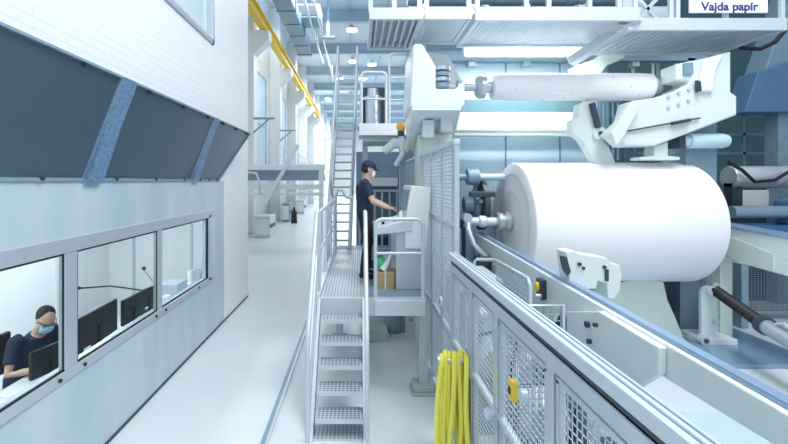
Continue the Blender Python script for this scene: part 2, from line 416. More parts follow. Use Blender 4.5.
MB().tube([(-4.5, y-.05, 3.0), (-4.1, y-.05, 2.95), (-3.98, y-.05, 2.6), (-3.95, y-.05, 2.1)], .05).build('bent_pipe', 'rail', t)
for i, (x0, x1, y0, hh, mm, w) in enumerate(((-4.8, -4.1, 19.5, 1.0, 'rail', 'pale grey cabinet with dark handle on the floor by the nearest pillar'), (-4.9, -4.4, 27.0, 1.2, 'bluegrey', 'blue grey narrow cabinet by the second pillar'), (-5.0, -4.3, 33.5, 1.1, 'rail', 'pale cabinet farther down by the third pillar'))):
    t = thing('floor_cabinet', ((x0+x1)/2, y0, 0), w, 'cabinet', 'cabinets along the pillars')
    MB().box(x0, x1, y0, y0+1.4, 0, hh).build('body', mm, t, .02)
    MB().box(x1, x1+.03, y0+.1, y0+1.2, hh*.45, hh*.62).build('handle', 'dark', t)
    MB().box(x0+.05, x1-.05, y0-.04, y0, .15, hh-.15).build('door', 'white', t)
o = MB().cyl((-4.0, 26.3, 0), (-4.0, 26.3, .75), .2, .17).cyl((-4.0, 26.3, .75), (-4.0, 26.3, 1.0), .1, .05).build('waste_drum', 'black'); tag(o, 'small black drum on the floor by the far pillars', 'drum')
# long floor strip
struct('trim_5', MB().box(-.98, -.93, .3, 17, 0, .012), 'bluegrey')
struct('trim_6', MB().box(-.93, -.9, .3, 17, 0, .02), 'alu')

# ------------------------------------------------------------------ walk platform and stairs
t = thing('work_platform', (.2, 7, 0), 'raised grey steel work platform with perforated deck that the standing worker stands on', 'platform')
MB().box(-.46, .12, 5.2, 8.8, 1.165, 1.2).build('walk_deck', 'tread', t)
MB().box(.12, .86, 5.2, 6.9, 1.165, 1.2).build('console_deck', 'bluegrey', t)
MB().box(-.46, .84, 5.14, 5.2, .985, 1.21).build('fascia', 'alu', t, .006)
MB().box(.2, .82, 5.1, 5.14, 1.0, 1.19).build('toe_board', 'rail', t, .006)
MB().box(-.52, -.46, 5.14, 8.8, 1.0, 1.26).build('side_beam', 'rail', t, .006)
for (x, yy) in ((.82, 5.3), (-.3, 6.9), (.55, 8.3), (-.42, 8.7)):
    c = MB().box(x-.055, x+.055, yy-.055, yy+.055, .1, 1.165).build('column', 'alu', t, .006)
    MB().box(x-.16, x+.16, yy-.16, yy+.16, 0, .03).box(x-.13, x+.13, yy-.13, yy+.13, .03, .1).build('foot_plate', 'concrete', c, .01)
hr = MB().tube(loop_pts((.215, 5.17, 0), (.80, 5.17, 0), 1.2, 2.17), .024, 10).tube([(.215, 5.17, 1.75), (.80, 5.17, 1.75)], .018, 8)
hr.build('front_guard_rail', 'rail', t)
hr = MB()
for yy in (5.3, 6.4, 7.6, 8.75): hr.cyl((-.49, yy, 1.2), (-.49, yy, 2.25), .022, n=8)
hr.tube([(-.49, 5.3, 2.25), (-.49, 8.75, 2.25)], .022).tube([(-.49, 5.3, 1.75), (-.49, 8.75, 1.75)], .017)
hr.build('side_railing', 'rail', t)
o = MB().box(-.50, -.05, 8.85, 9.3, 1.2, 1.42); 
MB().box(-.45, .7, 8.8, 9.4, .98, 1.2).build('end_beam', 'bluegrey', t)

t = thing('platform_stairs', (-.2, 4.7, 0), 'short steep steel stair with five perforated treads leading up to the work platform', 'stairs')
# treads
for k in range(5):
    z = .2*(k+1)-.0; yf = 4.30+.165*k
    a = -.46+.02; b = .055
    m = MB().box(a, b, yf, yf+.235, z-.035, z).build('tread', 'tread', t)
    MB().box(a, b, yf-.012, yf, z-.04, z+.002).build('nosing', 'rail', m)
MB().box(-.46, .07, 4.26, 4.5, 0, .02).build('base_plate', 'tread', t)
for x in (-.475, .07):
    MB().prism([(x-.018, 4.20, 0), (x-.018, 4.42, 0), (x-.018, 5.33, 1.19), (x-.018, 5.14, 1.21)], (.036, 0, 0)).build('stringer', 'rail', t, .005)
def stair_rail(x, ys=4.24, top=2.27):
    m = MB()
    m.tube([(x, ys, .04), (x, ys, .9), (x, ys+.02, 1.0), (x, ys+.08, 1.12), (x, 5.14, 2.2), (x, 5.22, 2.25), (x, 5.3, 2.25)], .026, 10)
    m.tube([(x, ys+.03, .55), (x, 5.14, 1.72)], .018)
    m.tube([(x, 5.2, 1.2), (x, 5.2, 2.23)], .022)
    return m
stair_rail(-.51).build('handrail', 'rail', t)
stair_rail(.09).build('handrail', 'rail', t)
# bent pipe thing at landing left
o = MB().tube([(-.49, 9.0, 0), (-.49, 9.0, 2.3), (-.44, 9.0, 2.45), (-.33, 9.0, 2.45), (-.25, 9.0, 2.3), (-.12, 9.0, 2.28)], .04); 
o.build('bent_pipe', 'rail'); tag(bpy.data.objects['bent_pipe.001'] if 'bent_pipe.001' in bpy.data.objects else COL.objects[-1], 'bent grey pipe standing where the work platform ends', 'pipe')

# tall stair to upper deck
t = thing('tall_stair', (-.4, 9.6, 1.2), 'tall steep bright steel stair climbing behind the standing worker', 'stairs')
L0 = V((-.72, 9.4, 0)); L1 = V((-.52, 11.5, 5.6)); R0 = V((-.22, 9.4, 0)); R1 = V((-.02, 11.5, 5.6))
for p, q in ((L0, L1), (R0, R1)):
    MB().bar(p, q, .05, .14).build('stringer', 'alu', t)
for k in range(1, 27):
    f = k/27; a = L0.lerp(L1, f); b = R0.lerp(R1, f)
    MB().box(a.x, b.x, a.y-.02, a.y+.2, a.z-.02, a.z+.02).build('tread', 'tread', t)
for p, q in ((L0, L1), (R0, R1)):
    o2 = V((0, -.55, .55))
    m = MB().tube([p+V((0, 0, .3))+o2*.6, p.lerp(q, .12)+o2, q+o2], .028)
    for f in (.12, .4, .7, 1.): m.tube([p.lerp(q, f), p.lerp(q, f)+o2], .02)
    m.build('handrail', 'rail', t)

# ------------------------------------------------------------------ people
def remesh(o, vs=.009, it=4):
    r = o.modifiers.new('remesh', 'REMESH'); r.mode = 'VOXEL'; r.voxel_size = vs; r.use_smooth_shade = True
    s = o.modifiers.new('smooth', 'SMOOTH'); s.factor = .5; s.iterations = it
    return o
def hand(mb, w, d, side, curl=.5):
    # palm and five fingers: w wrist, d pointing direction, side thumb direction
    w = V(w); d = V(d).normalized(); s = V(side).normalized(); n = d.cross(s).normalized()
    if n.z > 0: n = -n
    mb.tube([w, w+d*.03, w+d*.085], [(.026, .02), (.036, .016), (.038, .014)], 10)
    for i, L in enumerate((.068, .076, .072, .056)):
        b = w+d*.08+s*(.028-.019*i)
        p1 = b+d*L*.5+n*L*.12*curl; p2 = p1+d*L*.3+n*L*.25*curl; p3 = p2+d*L*.15+n*L*.3*curl
        mb.tube([b-d*.02, b, p1, p2, p3], [.009, .009, .0085, .008, .006], 8)
    b = w+d*.025+s*.026
    mb.tube([b-s*.01, b+s*.02+d*.018, b+s*.034+d*.045+n*.012, b+s*.032+d*.066+n*.02], [.012, .0115, .010, .007], 8)
def head(mb, c, R):
    T = lambda p: c+R @ V(p)
    mb.ell(c+R @ V((-.008, 0, .02)), (.098, .078, .098), rot=R)
    mb.ell(T((.015, 0, -.045)), (.070, .060, .075), rot=R)
    mb.ell(T((.062, 0, -.088)), (.028, .034, .022), rot=R)
    mb.ell(T((.082, 0, -.055)), (.014, .026, .010), rot=R)
    mb.tube([T((.083, 0, .012)), T((.099, 0, -.012)), T((.108, 0, -.030)), T((.088, 0, -.036))], [.008, .011, .014, .010], 8)
    mb.ell(T((.078, 0, .022)), (.016, .055, .010), rot=R)
    for s in (-1, 1):
        mb.ell(T((.0, .078*s, -.01)), (.017, .010, .030), rot=R)
        mb.ell(T((.058, .038*s, -.022)), (.022, .022, .018), rot=R)
def body_parts(P):
    """P holds joints in local space, facing +X"""
    b = MB(); sh = MB(); tr = MB()
    pel, wai, che, nek, hc = [V(P[k]) for k in ('pelvis', 'waist', 'chest', 'neck', 'head')]
    up = (che-wai).normalized()
    b.tube([pel-V((0, 0, .06)), pel, wai, che, nek-up*.05], [(.14, .10), (.155, .115), (.13, .10), (.16, .11), (.09, .07)], 16)
    b.tube([nek-up*.07, nek, hc-V((0, 0, .03))], [.062, .056, .054], 12)
    head(b, hc, P['R'])
    for s, k in ((-1, 'r'), (1, 'l')):
        shd, el, wr, hd = [V(P[k+j]) for j in ('sh', 'el', 'wr', 'hd')]
        b.tube([shd, shd.lerp(el, .5), el, el.lerp(wr, .4), wr], [.052, .045, .038, .036, .026], 12)
        hand(b, wr, hd, V((0, -s, 0.25)), P.get('curl', .8))
        hi, kn, an = [V(P[k+j]) for j in ('hip', 'kn', 'an')]
        b.tube([hi, hi.lerp(kn, .5), kn, kn.lerp(an, .35), an], [.085, .075, .055, .053, .038], 14)
        b.tube([an+V((-.05, 0, -.04)), an+V((.06, 0, -.045)), an+V((.16, 0, -.055))], [.035, .036, .022], 10)
        sh.tube([shd+V((0, -s*.05, .01)), shd+V((0, s*.0, .005)), shd.lerp(el, .35), shd.lerp(el, .68)], [.075, .074, .066, .064], 14)
        tr.tube([hi+V((0, -s*.02, .06)), hi, hi.lerp(kn, .5), kn, kn.lerp(an, .4), an+V((0, 0, .0))], [.10, .105, .092, .072, .072, .066], 14)
    sh.tube([pel+V((0, 0, -.02)), pel+V((0, 0, .07)), wai, wai.lerp(che, .6), che+up*.04, nek-up*.045], [(.175, .13), (.172, .128), (.152, .122), (.178, .13), (.182, .122), (.085, .078)], 20)
    tr.tube([pel-V((0, 0, .08)), pel, pel+V((0, 0, .06))], [(.16, .115), (.168, .122), (.16, .118)], 16)
    return b, sh, tr
def R_of(pitch, yaw=0): return (Euler((0, pitch, yaw)).to_matrix())

# standing worker
P = dict(pelvis=(0, 0, .96), waist=(.0, 0, 1.10), chest=(-.015, 0, 1.30), neck=(.025, 0, 1.485), head=(.055, 0, 1.615), R=R_of(.22),
         rsh=(-.01, -.17, 1.40), rel=(.10, -.215, 1.14), rwr=(.32, -.14, 1.045), rhd=(.9, .25, -.2),
         lsh=(.02, .17, 1.40), lel=(.14, .20, 1.15), lwr=(.36, .14, 1.05), lhd=(.9, -.2, -.2),
         rhip=(0, -.09, .92), rkn=(.03, -.10, .50), ran=(-.02, -.10, .10), lhip=(0, .09, .92), lkn=(.05, .10, .50), lan=(.03, .12, .10), curl=.9)
t = thing('person', (.105, 6.3, 1.2), 'person in navy polo, black trousers and dark cap standing with hands on the console', 'person', rz=math.radians(3))
b, sh, tr = body_parts(P)
bd = remesh(b.build('body', 'skin', t, local=True), .0085, 3)
remesh(sh.build('polo_shirt', 'navy', t, local=True), .012, 5)
remesh(tr.build('trousers', 'trouser', t, local=True), .012, 5)
def shoes(P, t):
    for k in 'rl':
        an = V(P[k+'an'])
        m = MB().tube([an+V((-.075, 0, -.055)), an+V((-.03, 0, -.05)), an+V((.07, 0, -.056)), an+V((.17, 0, -.066)), an+V((.205, 0, -.072))], [(.03, .03), (.045, .046), (.046, .042), (.044, .032), (.02, .02)], 12)
        m.tube([an+V((-.01, 0, .01)), an+V((-.01, 0, -.04))], [.05, .05], 12)
        for v in m.v: v.z = max(v.z, an.z-.097)
        s = remesh(m.build('shoe', 'shoe', t, local=True), .009, 2)
shoes(P, t)
hc = V(P['head']); R = P['R']
cm = MB()
vs = []; n = 24
for j in range(7):
    th = PI/2*j/6
    for i in range(n):
        vs.append(hc+R @ V((-.008+.108*math.sin(th)*math.cos(2*PI*i/n), .088*math.sin(th)*math.sin(2*PI*i/n), .035+.098*math.cos(th))))
cm.add(vs, [(j*n+i, (j+1)*n+i, (j+1)*n+(i+1) % n, j*n+(i+1) % n) for j in range(6) for i in range(n)], True)
cp = cm.build('cap', 'navy', t, local=True); so = cp.modifiers.new('th', 'SOLIDIFY'); so.thickness = .008; so.offset = 1
bm_ = MB()
pts = [hc+R @ V((.085*1.0*math.cos(a), .078*math.sin(a), .04)) for a in [PI/3*(k/4-1) for k in range(9)]]
pts2 = [hc+R @ V((.085+.085*math.cos(a*1.3), .072*math.sin(a*1.4), .022)) for a in [PI/3*(k/4-1) for k in range(9)]]
bm_.add(pts+pts2, [(i, i+1, 10+i, 9+i) for i in range(8)], True)
br = bm_.build('brim', 'navy', cp, local=True); so = br.modifiers.new('th', 'SOLIDIFY'); so.thickness = .006
remesh(MB().ell(hc+R @ V((-.03, 0, .0)), (.084, .083, .075), rot=R).build('hair', 'hair', t, local=True), .009, 2)
def mask(hc, R, m, t):
    mm = MB(); vs = []; n = 14; k = 8
    for j in range(k+1):
        z = -.105+.095*j/k
        bul = math.sin(PI*j/k)*.016
        for i in range(n+1):
            a = -1.15+2.3*i/n
            vs.append(hc+R @ V((.030+(.062+bul+.010*(j/k))*math.cos(a), .068*math.sin(a), z)))
    mm.add(vs, [(j*(n+1)+i, j*(n+1)+i+1, (j+1)*(n+1)+i+1, (j+1)*(n+1)+i) for j in range(k) for i in range(n)], True)
    o = mm.build('face_mask', m, t, local=True); so = o.modifiers.new('th', 'SOLIDIFY'); so.thickness = .004; so.offset = 1
    st = MB()
    for s in (-1, 1):
        for z in (-.02, -.09): st.tube([hc+R @ V((.055, .064*s, z)), hc+R @ V((.0, .084*s, -.01))], .002, 6)
    st.build('ear_loop', m, o, local=True)
mask(hc, R, 'maskwhite', t)
MB().tube([V((-.168, 0, 1.33)), V((-.17, .05, 1.33))], .012).build('back_print', 'maskwhite', t, local=True)
em = MB()
for s in (-1, 1): em.ell(hc+R @ V((.074, .032*s, -.0)), (.010, .013, .007), rot=R)
em.build('eyes', 'hair', t, local=True)

# seated operator
P = dict(pelvis=(0, 0, .56), waist=(.05, 0, .71), chest=(.12, 0, .92), neck=(.215, 0, 1.12), head=(.30, 0, 1.235), R=R_of(.55, -.35),
         rsh=(.15, -.19, 1.05), rel=(.18, -.29, .78), rwr=(.42, -.12, .80), rhd=(.9, .4, 0),
         lsh=(.15, .19, 1.05), lel=(.18, .29, .78), lwr=(.44, .12, .80), lhd=(.9, -.3, 0),
         rhip=(.05, -.09, .54), rkn=(.42, -.11, .55), ran=(.38, -.11, .10), lhip=(.05, .09, .54), lkn=(.42, .11, .55), lan=(.42, .11, .10), curl=1.)
SX, SY = -3.47, 4.34
t = thing('person', (SX, SY, 0), 'seated person in navy polo, glasses and light blue face mask behind the window', 'person', rz=math.radians(-12))
b, sh, tr = body_parts(P)
remesh(b.build('body', 'skin', t, local=True), .0085, 3)
remesh(sh.build('polo_shirt', 'navy', t, local=True), .012, 5)
remesh(tr.build('trousers', 'trouser', t, local=True), .012, 5)
shoes(P, t)
hc = V(P['head']); R = P['R']
remesh(MB().ell(hc+R @ V((-.030, 0, .040)), (.094, .084, .088), rot=R).ell(hc+R @ V((-.055, 0, -.01)), (.06, .072, .07), rot=R).build('hair', 'hair', t, local=True), .009, 2)
mask(hc, R, 'maskblue', t)
gl = MB()
for s in (-1, 1):
    c = hc+R @ V((.100, .034*s, .002))
    gl.tube([c+R @ V((0, .024*math.cos(a), .016*math.sin(a))) for a in [2*PI*k/12 for k in range(12)]], .003, 6, closed=True)
    gl.tube([hc+R @ V((.1, .056*s, .006)), hc+R @ V((.02, .082*s, .006))], .003, 6)
gl.tube([hc+R @ V((.1, .012, .006)), hc+R @ V((.1, -.012, .006))], .003, 6)
gl.build('glasses', 'black', t, local=True)
em = MB()
for s in (-1, 1): em.ell(hc+R @ V((.074, .032*s, -.0)), (.010, .013, .007), rot=R)
em.build('eyes', 'hair', t, local=True)
# office chair
t = thing('office_chair', (SX-.02, SY, 0), 'black office chair with rounded backrest under the seated person', 'chair')
x, y = SX-.02, SY
MB().box(x-.24, x+.24, y-.24, y+.24, .40, .47).build('seat', 'black', t, .03)
MB().box(x-.33, x-.27, y-.23, y+.23, .58, 1.02).build('backrest', 'black', t, .03)
MB().bar((x-.2, y, .42), (x-.3, y, .45), .05).bar((x-.31, y, .44), (x-.31, y, .7), .05).build('back_support', 'dark', t)
MB().cyl((x, y, .1), (x, y, .4), .03).build('gas_column', 'steel', t)
for k in range(5):
    a = 2*PI*k/5+.3; e = V((x+.28*math.cos(a), y+.28*math.sin(a), .075))
    l = MB().bar((x, y, .11), e, .045, .03).build('leg', 'dark', t)
    MB().cyl(e+V((-.02, 0, -.045)), e+V((.02, 0, -.045)), .03, n=12).build('caster', 'black', l)

# desk and desk items
t = thing('control_desk', (-2.98, 5.2, 0), 'long pale grey desk running below the control room windows', 'desk')
MB().box(-3.24, -2.66, 1.7, 8.9, .70, .74).build('desk_top', 'desk', t, .005)
MB().box(-2.70, -2.66, 1.75, 8.85, .0, .70).build('back_panel', 'bluegrey', t)
for y in (1.9, 3.6, 6.0, 8.6): MB().box(-3.2, -3.15, y, y+.05, 0, .7).build('leg', 'steel', t)
def monitor(x, y, w, h, z, rz, label, tilt=0.):
    t = thing('desk_monitor', (x, y, .74), label, 'monitor', 'monitors on the control room desk', rz)
    m = MB().box(-.02, .02, -w/2, w/2, z-.74, z-.74+h).build('display_case', 'black', t, .008, local=True)
    MB().box(-.023, -.02, -w/2+.015, w/2-.015, z-.74+.015, z-.74+h-.015).build('display', 'dark', m, local=True)
    MB().box(.0, .04, -.03, .03, 0, z-.74+h*.5).build('stand', 'black', t, local=True)
    MB().box(-.08, .1, -.1, .1, 0, .015).build('stand_foot', 'black', t, .004, local=True)
monitor(-2.93, 4.02, .42, .26, .82, -.25, 'black monitor in front of the seated person, nearest the first pane')
monitor(-2.91, 4.70, .78, .38, .84, .06, 'large black monitor right of the mullion, leftmost in the second pane')
monitor(-2.90, 5.42, .52, .32, .85, 0., 'black monitor in the middle of the second pane')
monitor(-2.98, 6.0, .36, .26, .86, -.2, 'small black monitor at the right of the second pane')
def small(name, mb, m, label, cat, group=None, bevel=.005):
    o = mb.build(name, m, None, bevel); tag(o, label, cat, group); return o
t = thing('desk_phone', (-2.98, 3.45, .74), 'white desk phone in front of the seated person', 'phone')
MB().prism([(-3.08, 3.36, .74), (-2.90, 3.36, .74), (-2.90, 3.36, .80), (-3.08, 3.36, .755)], (0, .2, 0)).build('base', 'white', t, .005)
MB().tube([(-3.05, 3.39, .79), (-3.0, 3.39, .82), (-2.94, 3.39, .82), (-2.9, 3.39, .82)], .018).build('handset', 'black', t)
small('card_holder', MB().prism([(-2.84, 4.30, .74), (-2.79, 4.30, .74), (-2.80, 4.30, .92), (-2.81, 4.30, .92)], (0, .11, 0)), 'white', 'small white upright card holder in front of the large monitor', 'card holder')
small('keyboard', MB().box(-3.18, -3.02, 3.66, 3.9, .74, .76), 'white', 'flat pale keyboard on the desk, lower left pane', 'keyboard')
o = small('bottle', MB().lathe((-2.93, 4.42, .74), (0, 0, 1), [(0, 0), (0, .03), (.12, .03), (.15, .012), (.18, .012), (.18, 0)], 16), 'white', 'small white bottle on the desk near the mullion', 'bottle', bevel=0)
small('document_tray', MB().box(-3.18, -2.95, 3.1, 3.3, .74, .75).box(-3.18, -2.95, 3.1, 3.11, .75, .79).box(-3.18, -2.95, 3.29, 3.3, .75, .79), 'dark', 'dark document tray nearest corner of desk', 'tray')
t = thing('gooseneck_lamp', (-3.1, 6.1, .74), 'thin black boom arm with a lamp leaning over the desk in the second pane', 'lamp')
MB().cyl((-3.1, 6.1, .74), (-3.1, 6.1, .77), .07).build('base', 'black', t)
MB().tube([(-3.1, 6.1, .77), (-3.12, 6.1, 1.05), (-3.3, 5.6, 1.24), (-3.35, 5.0, 1.36)], .010).build('arm', 'black', t)
MB().cyl((-3.35, 5.06, 1.35), (-3.36, 4.95, 1.38), .018, .025).build('lamp_head', 'black', t)
t = thing('joystick_lever', (-2.98, 6.45, .74), 'tall steel lever with black ball knob on the desk', 'lever')
MB().box(-3.06, -2.9, 6.37, 6.53, .74, .88).build('housing', 'desk', t, .01)
MB().tube([(-2.98, 6.45, .88), (-3.16, 6.2, 1.33)], .009).build('rod', 'steel', t)
MB().ell((-3.16, 6.2, 1.35), (.028, .028, .028)).build('knob', 'black', t)
small('printer', MB().box(-3.16, -2.86, 6.65, 7.05, .74, 1.0).box(-3.12, -2.9, 6.6, 6.66, .78, .8), 'alu', 'pale grey desk printer at the left of the third pane', 'printer', bevel=.015)
small('paper_stack', MB().box(-3.14, -2.92, 7.15, 7.4, .74, .86), 'paper', 'stack of white paper beside the printer', 'paper')
small('paper_cup', MB().lathe((-3.0, 7.55, .74), (0, 0, 1), [(0, 0), (0, .05), (.3, .065), (.3, .058), (.02, .04)], 16), 'white', 'tall white jug at the right of the third pane', 'jug', bevel=0)
small('storage_box', MB().box(-3.16, -2.9, 7.75, 8.05, .74, .96), 'alu', 'pale grey box at the far end of the desk', 'box', bevel=.01)
small('wall_switch', MB().box(-2.95, -2.87, 9.275, 9.3, 1.38, 1.46), 'cream', 'small cream switch plate on the white end wall', 'switch')

# ------------------------------------------------------------------ safety fence
def wires(mb, p, q, z0, z1, dx=.05, dz=.05, r=.0035):
    p = V(p); q = V(q); L = (q-p).length; d = (q-p)/L; n = max(1, round(L/dx))
    for i in range(1, n):
        a = p+d*L*i/n; mb.bar(V((a.x, a.y, z0)), V((a.x, a.y, z1)), r*2)
    k = max(1, round((z1-z0)/dz))
    for j in range(1, k):
        z = z0+(z1-z0)*j/k; mb.bar(V((p.x, p.y, z)), V((q.x, q.y, z)), r*2)
    return mb
t = thing('low_safety_fence', (1.03, 2.4, 0), 'waist high aluminium mesh safety fence with wide bright top rail, running to the lower right', 'fence')
LF = t
tr_ = MB()
tr_.box(.985, 1.075, .35, 4.2, 1.865, 1.93)
tr_.build('top_rail', 'rail', t, .012)
MB().box(1.0, 1.01, .35, 4.14, 1.83, 1.865).box(1.07, 1.08, .35, 4.14, 1.83, 1.865).box(1.0, 1.08, .35, 4.14, 1.832, 1.84).build('rail_slot', 'dark', t)
MB().box(.992, 1.06, .35, 4.14, 1.755, 1.832).build('under_rail', 'alu', t, .006)
gv = MB().box(1.012, 1.022, .35, 4.2, 1.929, 1.934).box(1.045, 1.052, .35, 4.2, 1.929, 1.934); gv.build('rail_groove', 'bluegrey', t)
MB().box(1.0, 1.045, .35, 4.14, 1.07, 1.11).build('middle_rail', 'rail', t, .006)
MB().box(1.0, 1.045, .35, 4.14, .10, .14).build('bottom_rail', 'rail', t, .006)
ly = [.4, 1.25, 2.0, 2.79, 3.42, 4.12]
for y in ly:
    p = MB().box(.995, 1.06, y-.035, y+.035, .0, 1.76).build('post', 'alu', t, .005)
    MB().box(.96, 1.1, y-.06, y+.06, 0, .012).build('foot_plate', 'steel', p)
for a, b in zip(ly, ly[1:]):
    a += .05; b -= .05
    if b-a < .1: continue
    fm = MB()
    for z in (.16, 1.72): fm.box(1.005, 1.03, a, b, z-.014, z+.014)
    for y in (a+.012, b-.012): fm.box(1.005, 1.03, y-.012, y+.012, .16, 1.72)
    pf = fm.build('panel_frame', 'alu', t)
    wires(MB(), (1.018, a, 0), (1.018, b, 0), .17, 1.71, .04, .04, .0022).build('mesh_panel', 'wire', pf)
LF.location.x -= .085
t = thing('tall_safety_fence', (1.03, 6.6, 0), 'tall grey mesh safety fence beside the work platform, behind the yellow hose', 'fence')
hy = [4.37, 5.02, 5.72, 6.42, 7.15, 7.95, 8.85]
for y in hy:
    p = MB().box(.995, 1.05, y-.03, y+.03, .0, 3.06).build('post', 'alu', t, .005)
    MB().box(.96, 1.1, y-.06, y+.06, 0, .012).build('foot_plate', 'steel', p)
MB().box(.988, 1.056, 4.33, 8.89, 3.02, 3.07).build('top_rail', 'rail', t, .005)
MB().box(1.0, 1.04, 4.37, 8.85, 2.16, 2.2).build('middle_rail', 'rail', t, .005)
MB().box(1.0, 1.04, 4.37, 8.85, .96, 1.0).build('lower_rail', 'rail', t, .005)
MB().box(1.0, 1.04, 4.37, 8.85, .10, .14).build('bottom_rail', 'rail', t, .005)
for a, b in zip(hy, hy[1:]):
    wires(MB(), (1.02, a+.03, 0), (1.02, b-.03, 0), .14, 3.02, .045, .045, .003).build('mesh_panel', 'wire', t)
for (y, z, w) in ((4.95, 1.22, 'round'), ):
    o = MB().cyl((.96, y, z), (.99, y, z), .06).tube([(.96, y, z+.05), (.93, y, z), (.96, y, z-.05)], .012)
    o.build('hose_hook', 'rail', t)
# interlock
t = thing('fence_interlock', (.92, 2.4, 1.36), 'small yellow and black interlock switch with white disc on the low fence mesh', 'switch')
MB().box(.885, .925, 2.42, 2.48, 1.36, 1.48).build('switch_body', 'yellow', t, .008)
MB().box(.88, .886, 2.435, 2.465, 1.40, 1.44).build('black_mark', 'black', t)
MB().cyl((.89, 2.31, 1.46), (.925, 2.31, 1.46), .038).build('white_disc', 'rail', t)
t = thing('fence_clamp', (1.0, 2.95, .98), 'round pale clamp on the middle rail of the low fence', 'clamp')
MB().cyl((.86, 2.80, 1.09), (.92, 2.80, 1.09), .04).ell((.86, 2.80, 1.09), (.02, .04, .04)).build('clamp_disc', 'rail', t)
MB().bar((.89, 2.75, 1.09), (.89, 2.75, 1.0), .02).build('clamp_lever', 'steel', t)
# cross gates behind the fence
t = thing('inner_guard_panel', (1.5, 4.4, 0), 'low grey framed mesh guard just behind the low fence, by the roll chuck', 'guard')
fm = MB().tube([(1.38, 4.98, 0.0), (1.38, 4.98, 1.68), (1.41, 4.98, 1.71), (1.58, 4.96, 1.71), (1.62, 4.9, 1.71), (1.62, 4.0, 1.71), (1.62, 3.95, 1.66), (1.62, 3.95, 0)], .02)
fm.build('frame', 'alu', t)
wires(MB(), (1.62, 3.97, 0), (1.62, 4.95, 0), .2, 1.7, .05, .05).build('mesh_panel', 'wire', t)
t = thing('inner_guard_panel', (1.3, 3.18, 0), 'short framed cross guard at right angles behind the low fence', 'guard')
MB().tube([(1.10, 3.18, 0), (1.10, 3.18, 1.70), (1.55, 3.18, 1.70), (1.55, 3.18, 0)], .018).build('frame', 'alu', t)
wires(MB(), (1.12, 3.18, 0), (1.53, 3.18, 0), .2, 1.68, .05, .05).build('mesh_panel', 'wire', t)

# yellow hose coil
t = thing('yellow_hose', (.93, 4.05, 0), 'coiled yellow hose hanging over the middle rail of the safety fence', 'hose')
hm = MB()
for k in range(7):
    f = k/6; cx = .685+.20*f; cy = 3.44+.02*(k % 3); lo = .1+.30*random.random(); zt = 1.205+.02*(k % 2)
    wd = .05+.03*random.random(); pts = []
    for i in range(44):
        a = 2*PI*i/44; ca = math.cos(a)
        z = (zt+lo)/2+(zt-lo)/2*ca
        env = abs(math.sin(a))**.35*math.copysign(1, math.sin(a))
        x = cx+(.045*math.sin(a+k*2.1)+.03*math.sin(2*a+k))*(1-ca)*.5-.03*(.5-f)*(1-ca)+.012*env
        pts.append((min(x, .89), cy+wd*env, max(z, .03)))
    hm.tube(pts, .0215, 10, closed=True)
hm.build('hose_loops', 'hose', t)
MB().cyl((.655, 3.44, 1.165), (.93, 3.44, 1.165), .03).cyl((.65, 3.44, 1.165), (.66, 3.44, 1.165), .05).box(.90, .91, 3.38, 3.5, 1.05, 1.25).build('hose_hook', 'steel', t)

# ------------------------------------------------------------------ console
t = thing('operator_console', (.65, 5.9, 1.2), 'pale grey operator console with sloping desk and upright slanted display cabinet', 'console')
MB().box(.50, .86, 5.55, 6.4, 1.2, 1.98).build('pedestal', 'alu', t, .012)
MB().prism([(.22, 5.5, 1.93), (.72, 5.5, 1.98), (.72, 5.5, 2.15), (.22, 5.5, 2.02)], (0, .95, 0)).build('sloping_desk', 'rail', t, .012)
MB().prism([(.62, 5.52, 2.10), (.70, 5.52, 2.58), (.96, 5.52, 2.56), (.90, 5.52, 1.75), (.62, 5.52, 1.75)], (0, .9, 0)).build('display_cabinet', 'white', t, .012)
s_ = MB().prism([(.636, 5.62, 2.24), (.684, 5.62, 2.52), (.674, 5.62, 2.52), (.626, 5.62, 2.24)], (0, .7, 0)).build('display', 'bluegrey', t)
for k, (xx, yy, mm) in enumerate(((.34, 5.7, 'black'), (.42, 5.8, 'rail'), (.50, 5.7, 'green'), (.36, 6.1, 'dark'), (.5, 6.0, 'black'))):
    z = 2.02+(xx-.22)*.26; MB().cyl((xx, yy, z), (xx, yy, z+.035), .02, n=12).build('button', mm, t)
t = thing('spray_bottle', (.57, 5.62, 2.12), 'small white bottle standing on the console desk', 'bottle')
MB().lathe((.57, 5.62, 2.105), (0, 0, 1), [(0, 0), (0, .03), (.1, .03), (.13, .012), (.15, .012)], 14).build('bottle_body', 'white', t)
MB().cyl((.57, 5.62, 2.25), (.57, 5.62, 2.28), .016).build('cap', 'blue', t)
t = thing('cardboard_box', (.36, 5.75, 1.2), 'brown cardboard box on the platform beneath the console desk', 'box')
MB().box(.24, .49, 5.6, 5.9, 1.2, 1.42).build('carton', 'cardboard', t, .004)
MB().box(.355, .375, 5.595, 5.905, 1.2, 1.424).build('packing_tape', 'cast', t)
t = thing('green_bag', (.32, 5.72, 1.42), 'crumpled green and white bag lying on the cardboard box', 'bag')
gm = MB().ell((.31, 5.72, 1.51), (.07, .07, .09)); gm.build('bag_body', 'green', t)
MB().tube([(.33, 5.66, 1.44), (.41, 5.68, 1.56), (.46, 5.68, 1.7)], [.05, .03, .015]).build('white_wrapping', 'white', t)
o = MB().lathe((.62, 7.4, 0), (0, 0, 1), [(0, 0), (0, .15), (.08, .17), (.55, .17), (.68, .1), (.72, .05), (.72, 0)], 24).build('grey_canister', 'bluegrey'); tag(o, 'rounded grey canister on the floor under the work platform', 'canister')
small('floor_block', MB().box(.1, .5, 6.9, 7.6, 0, .14), 'concrete', 'low concrete block on the floor under the platform', 'block', bevel=.01)
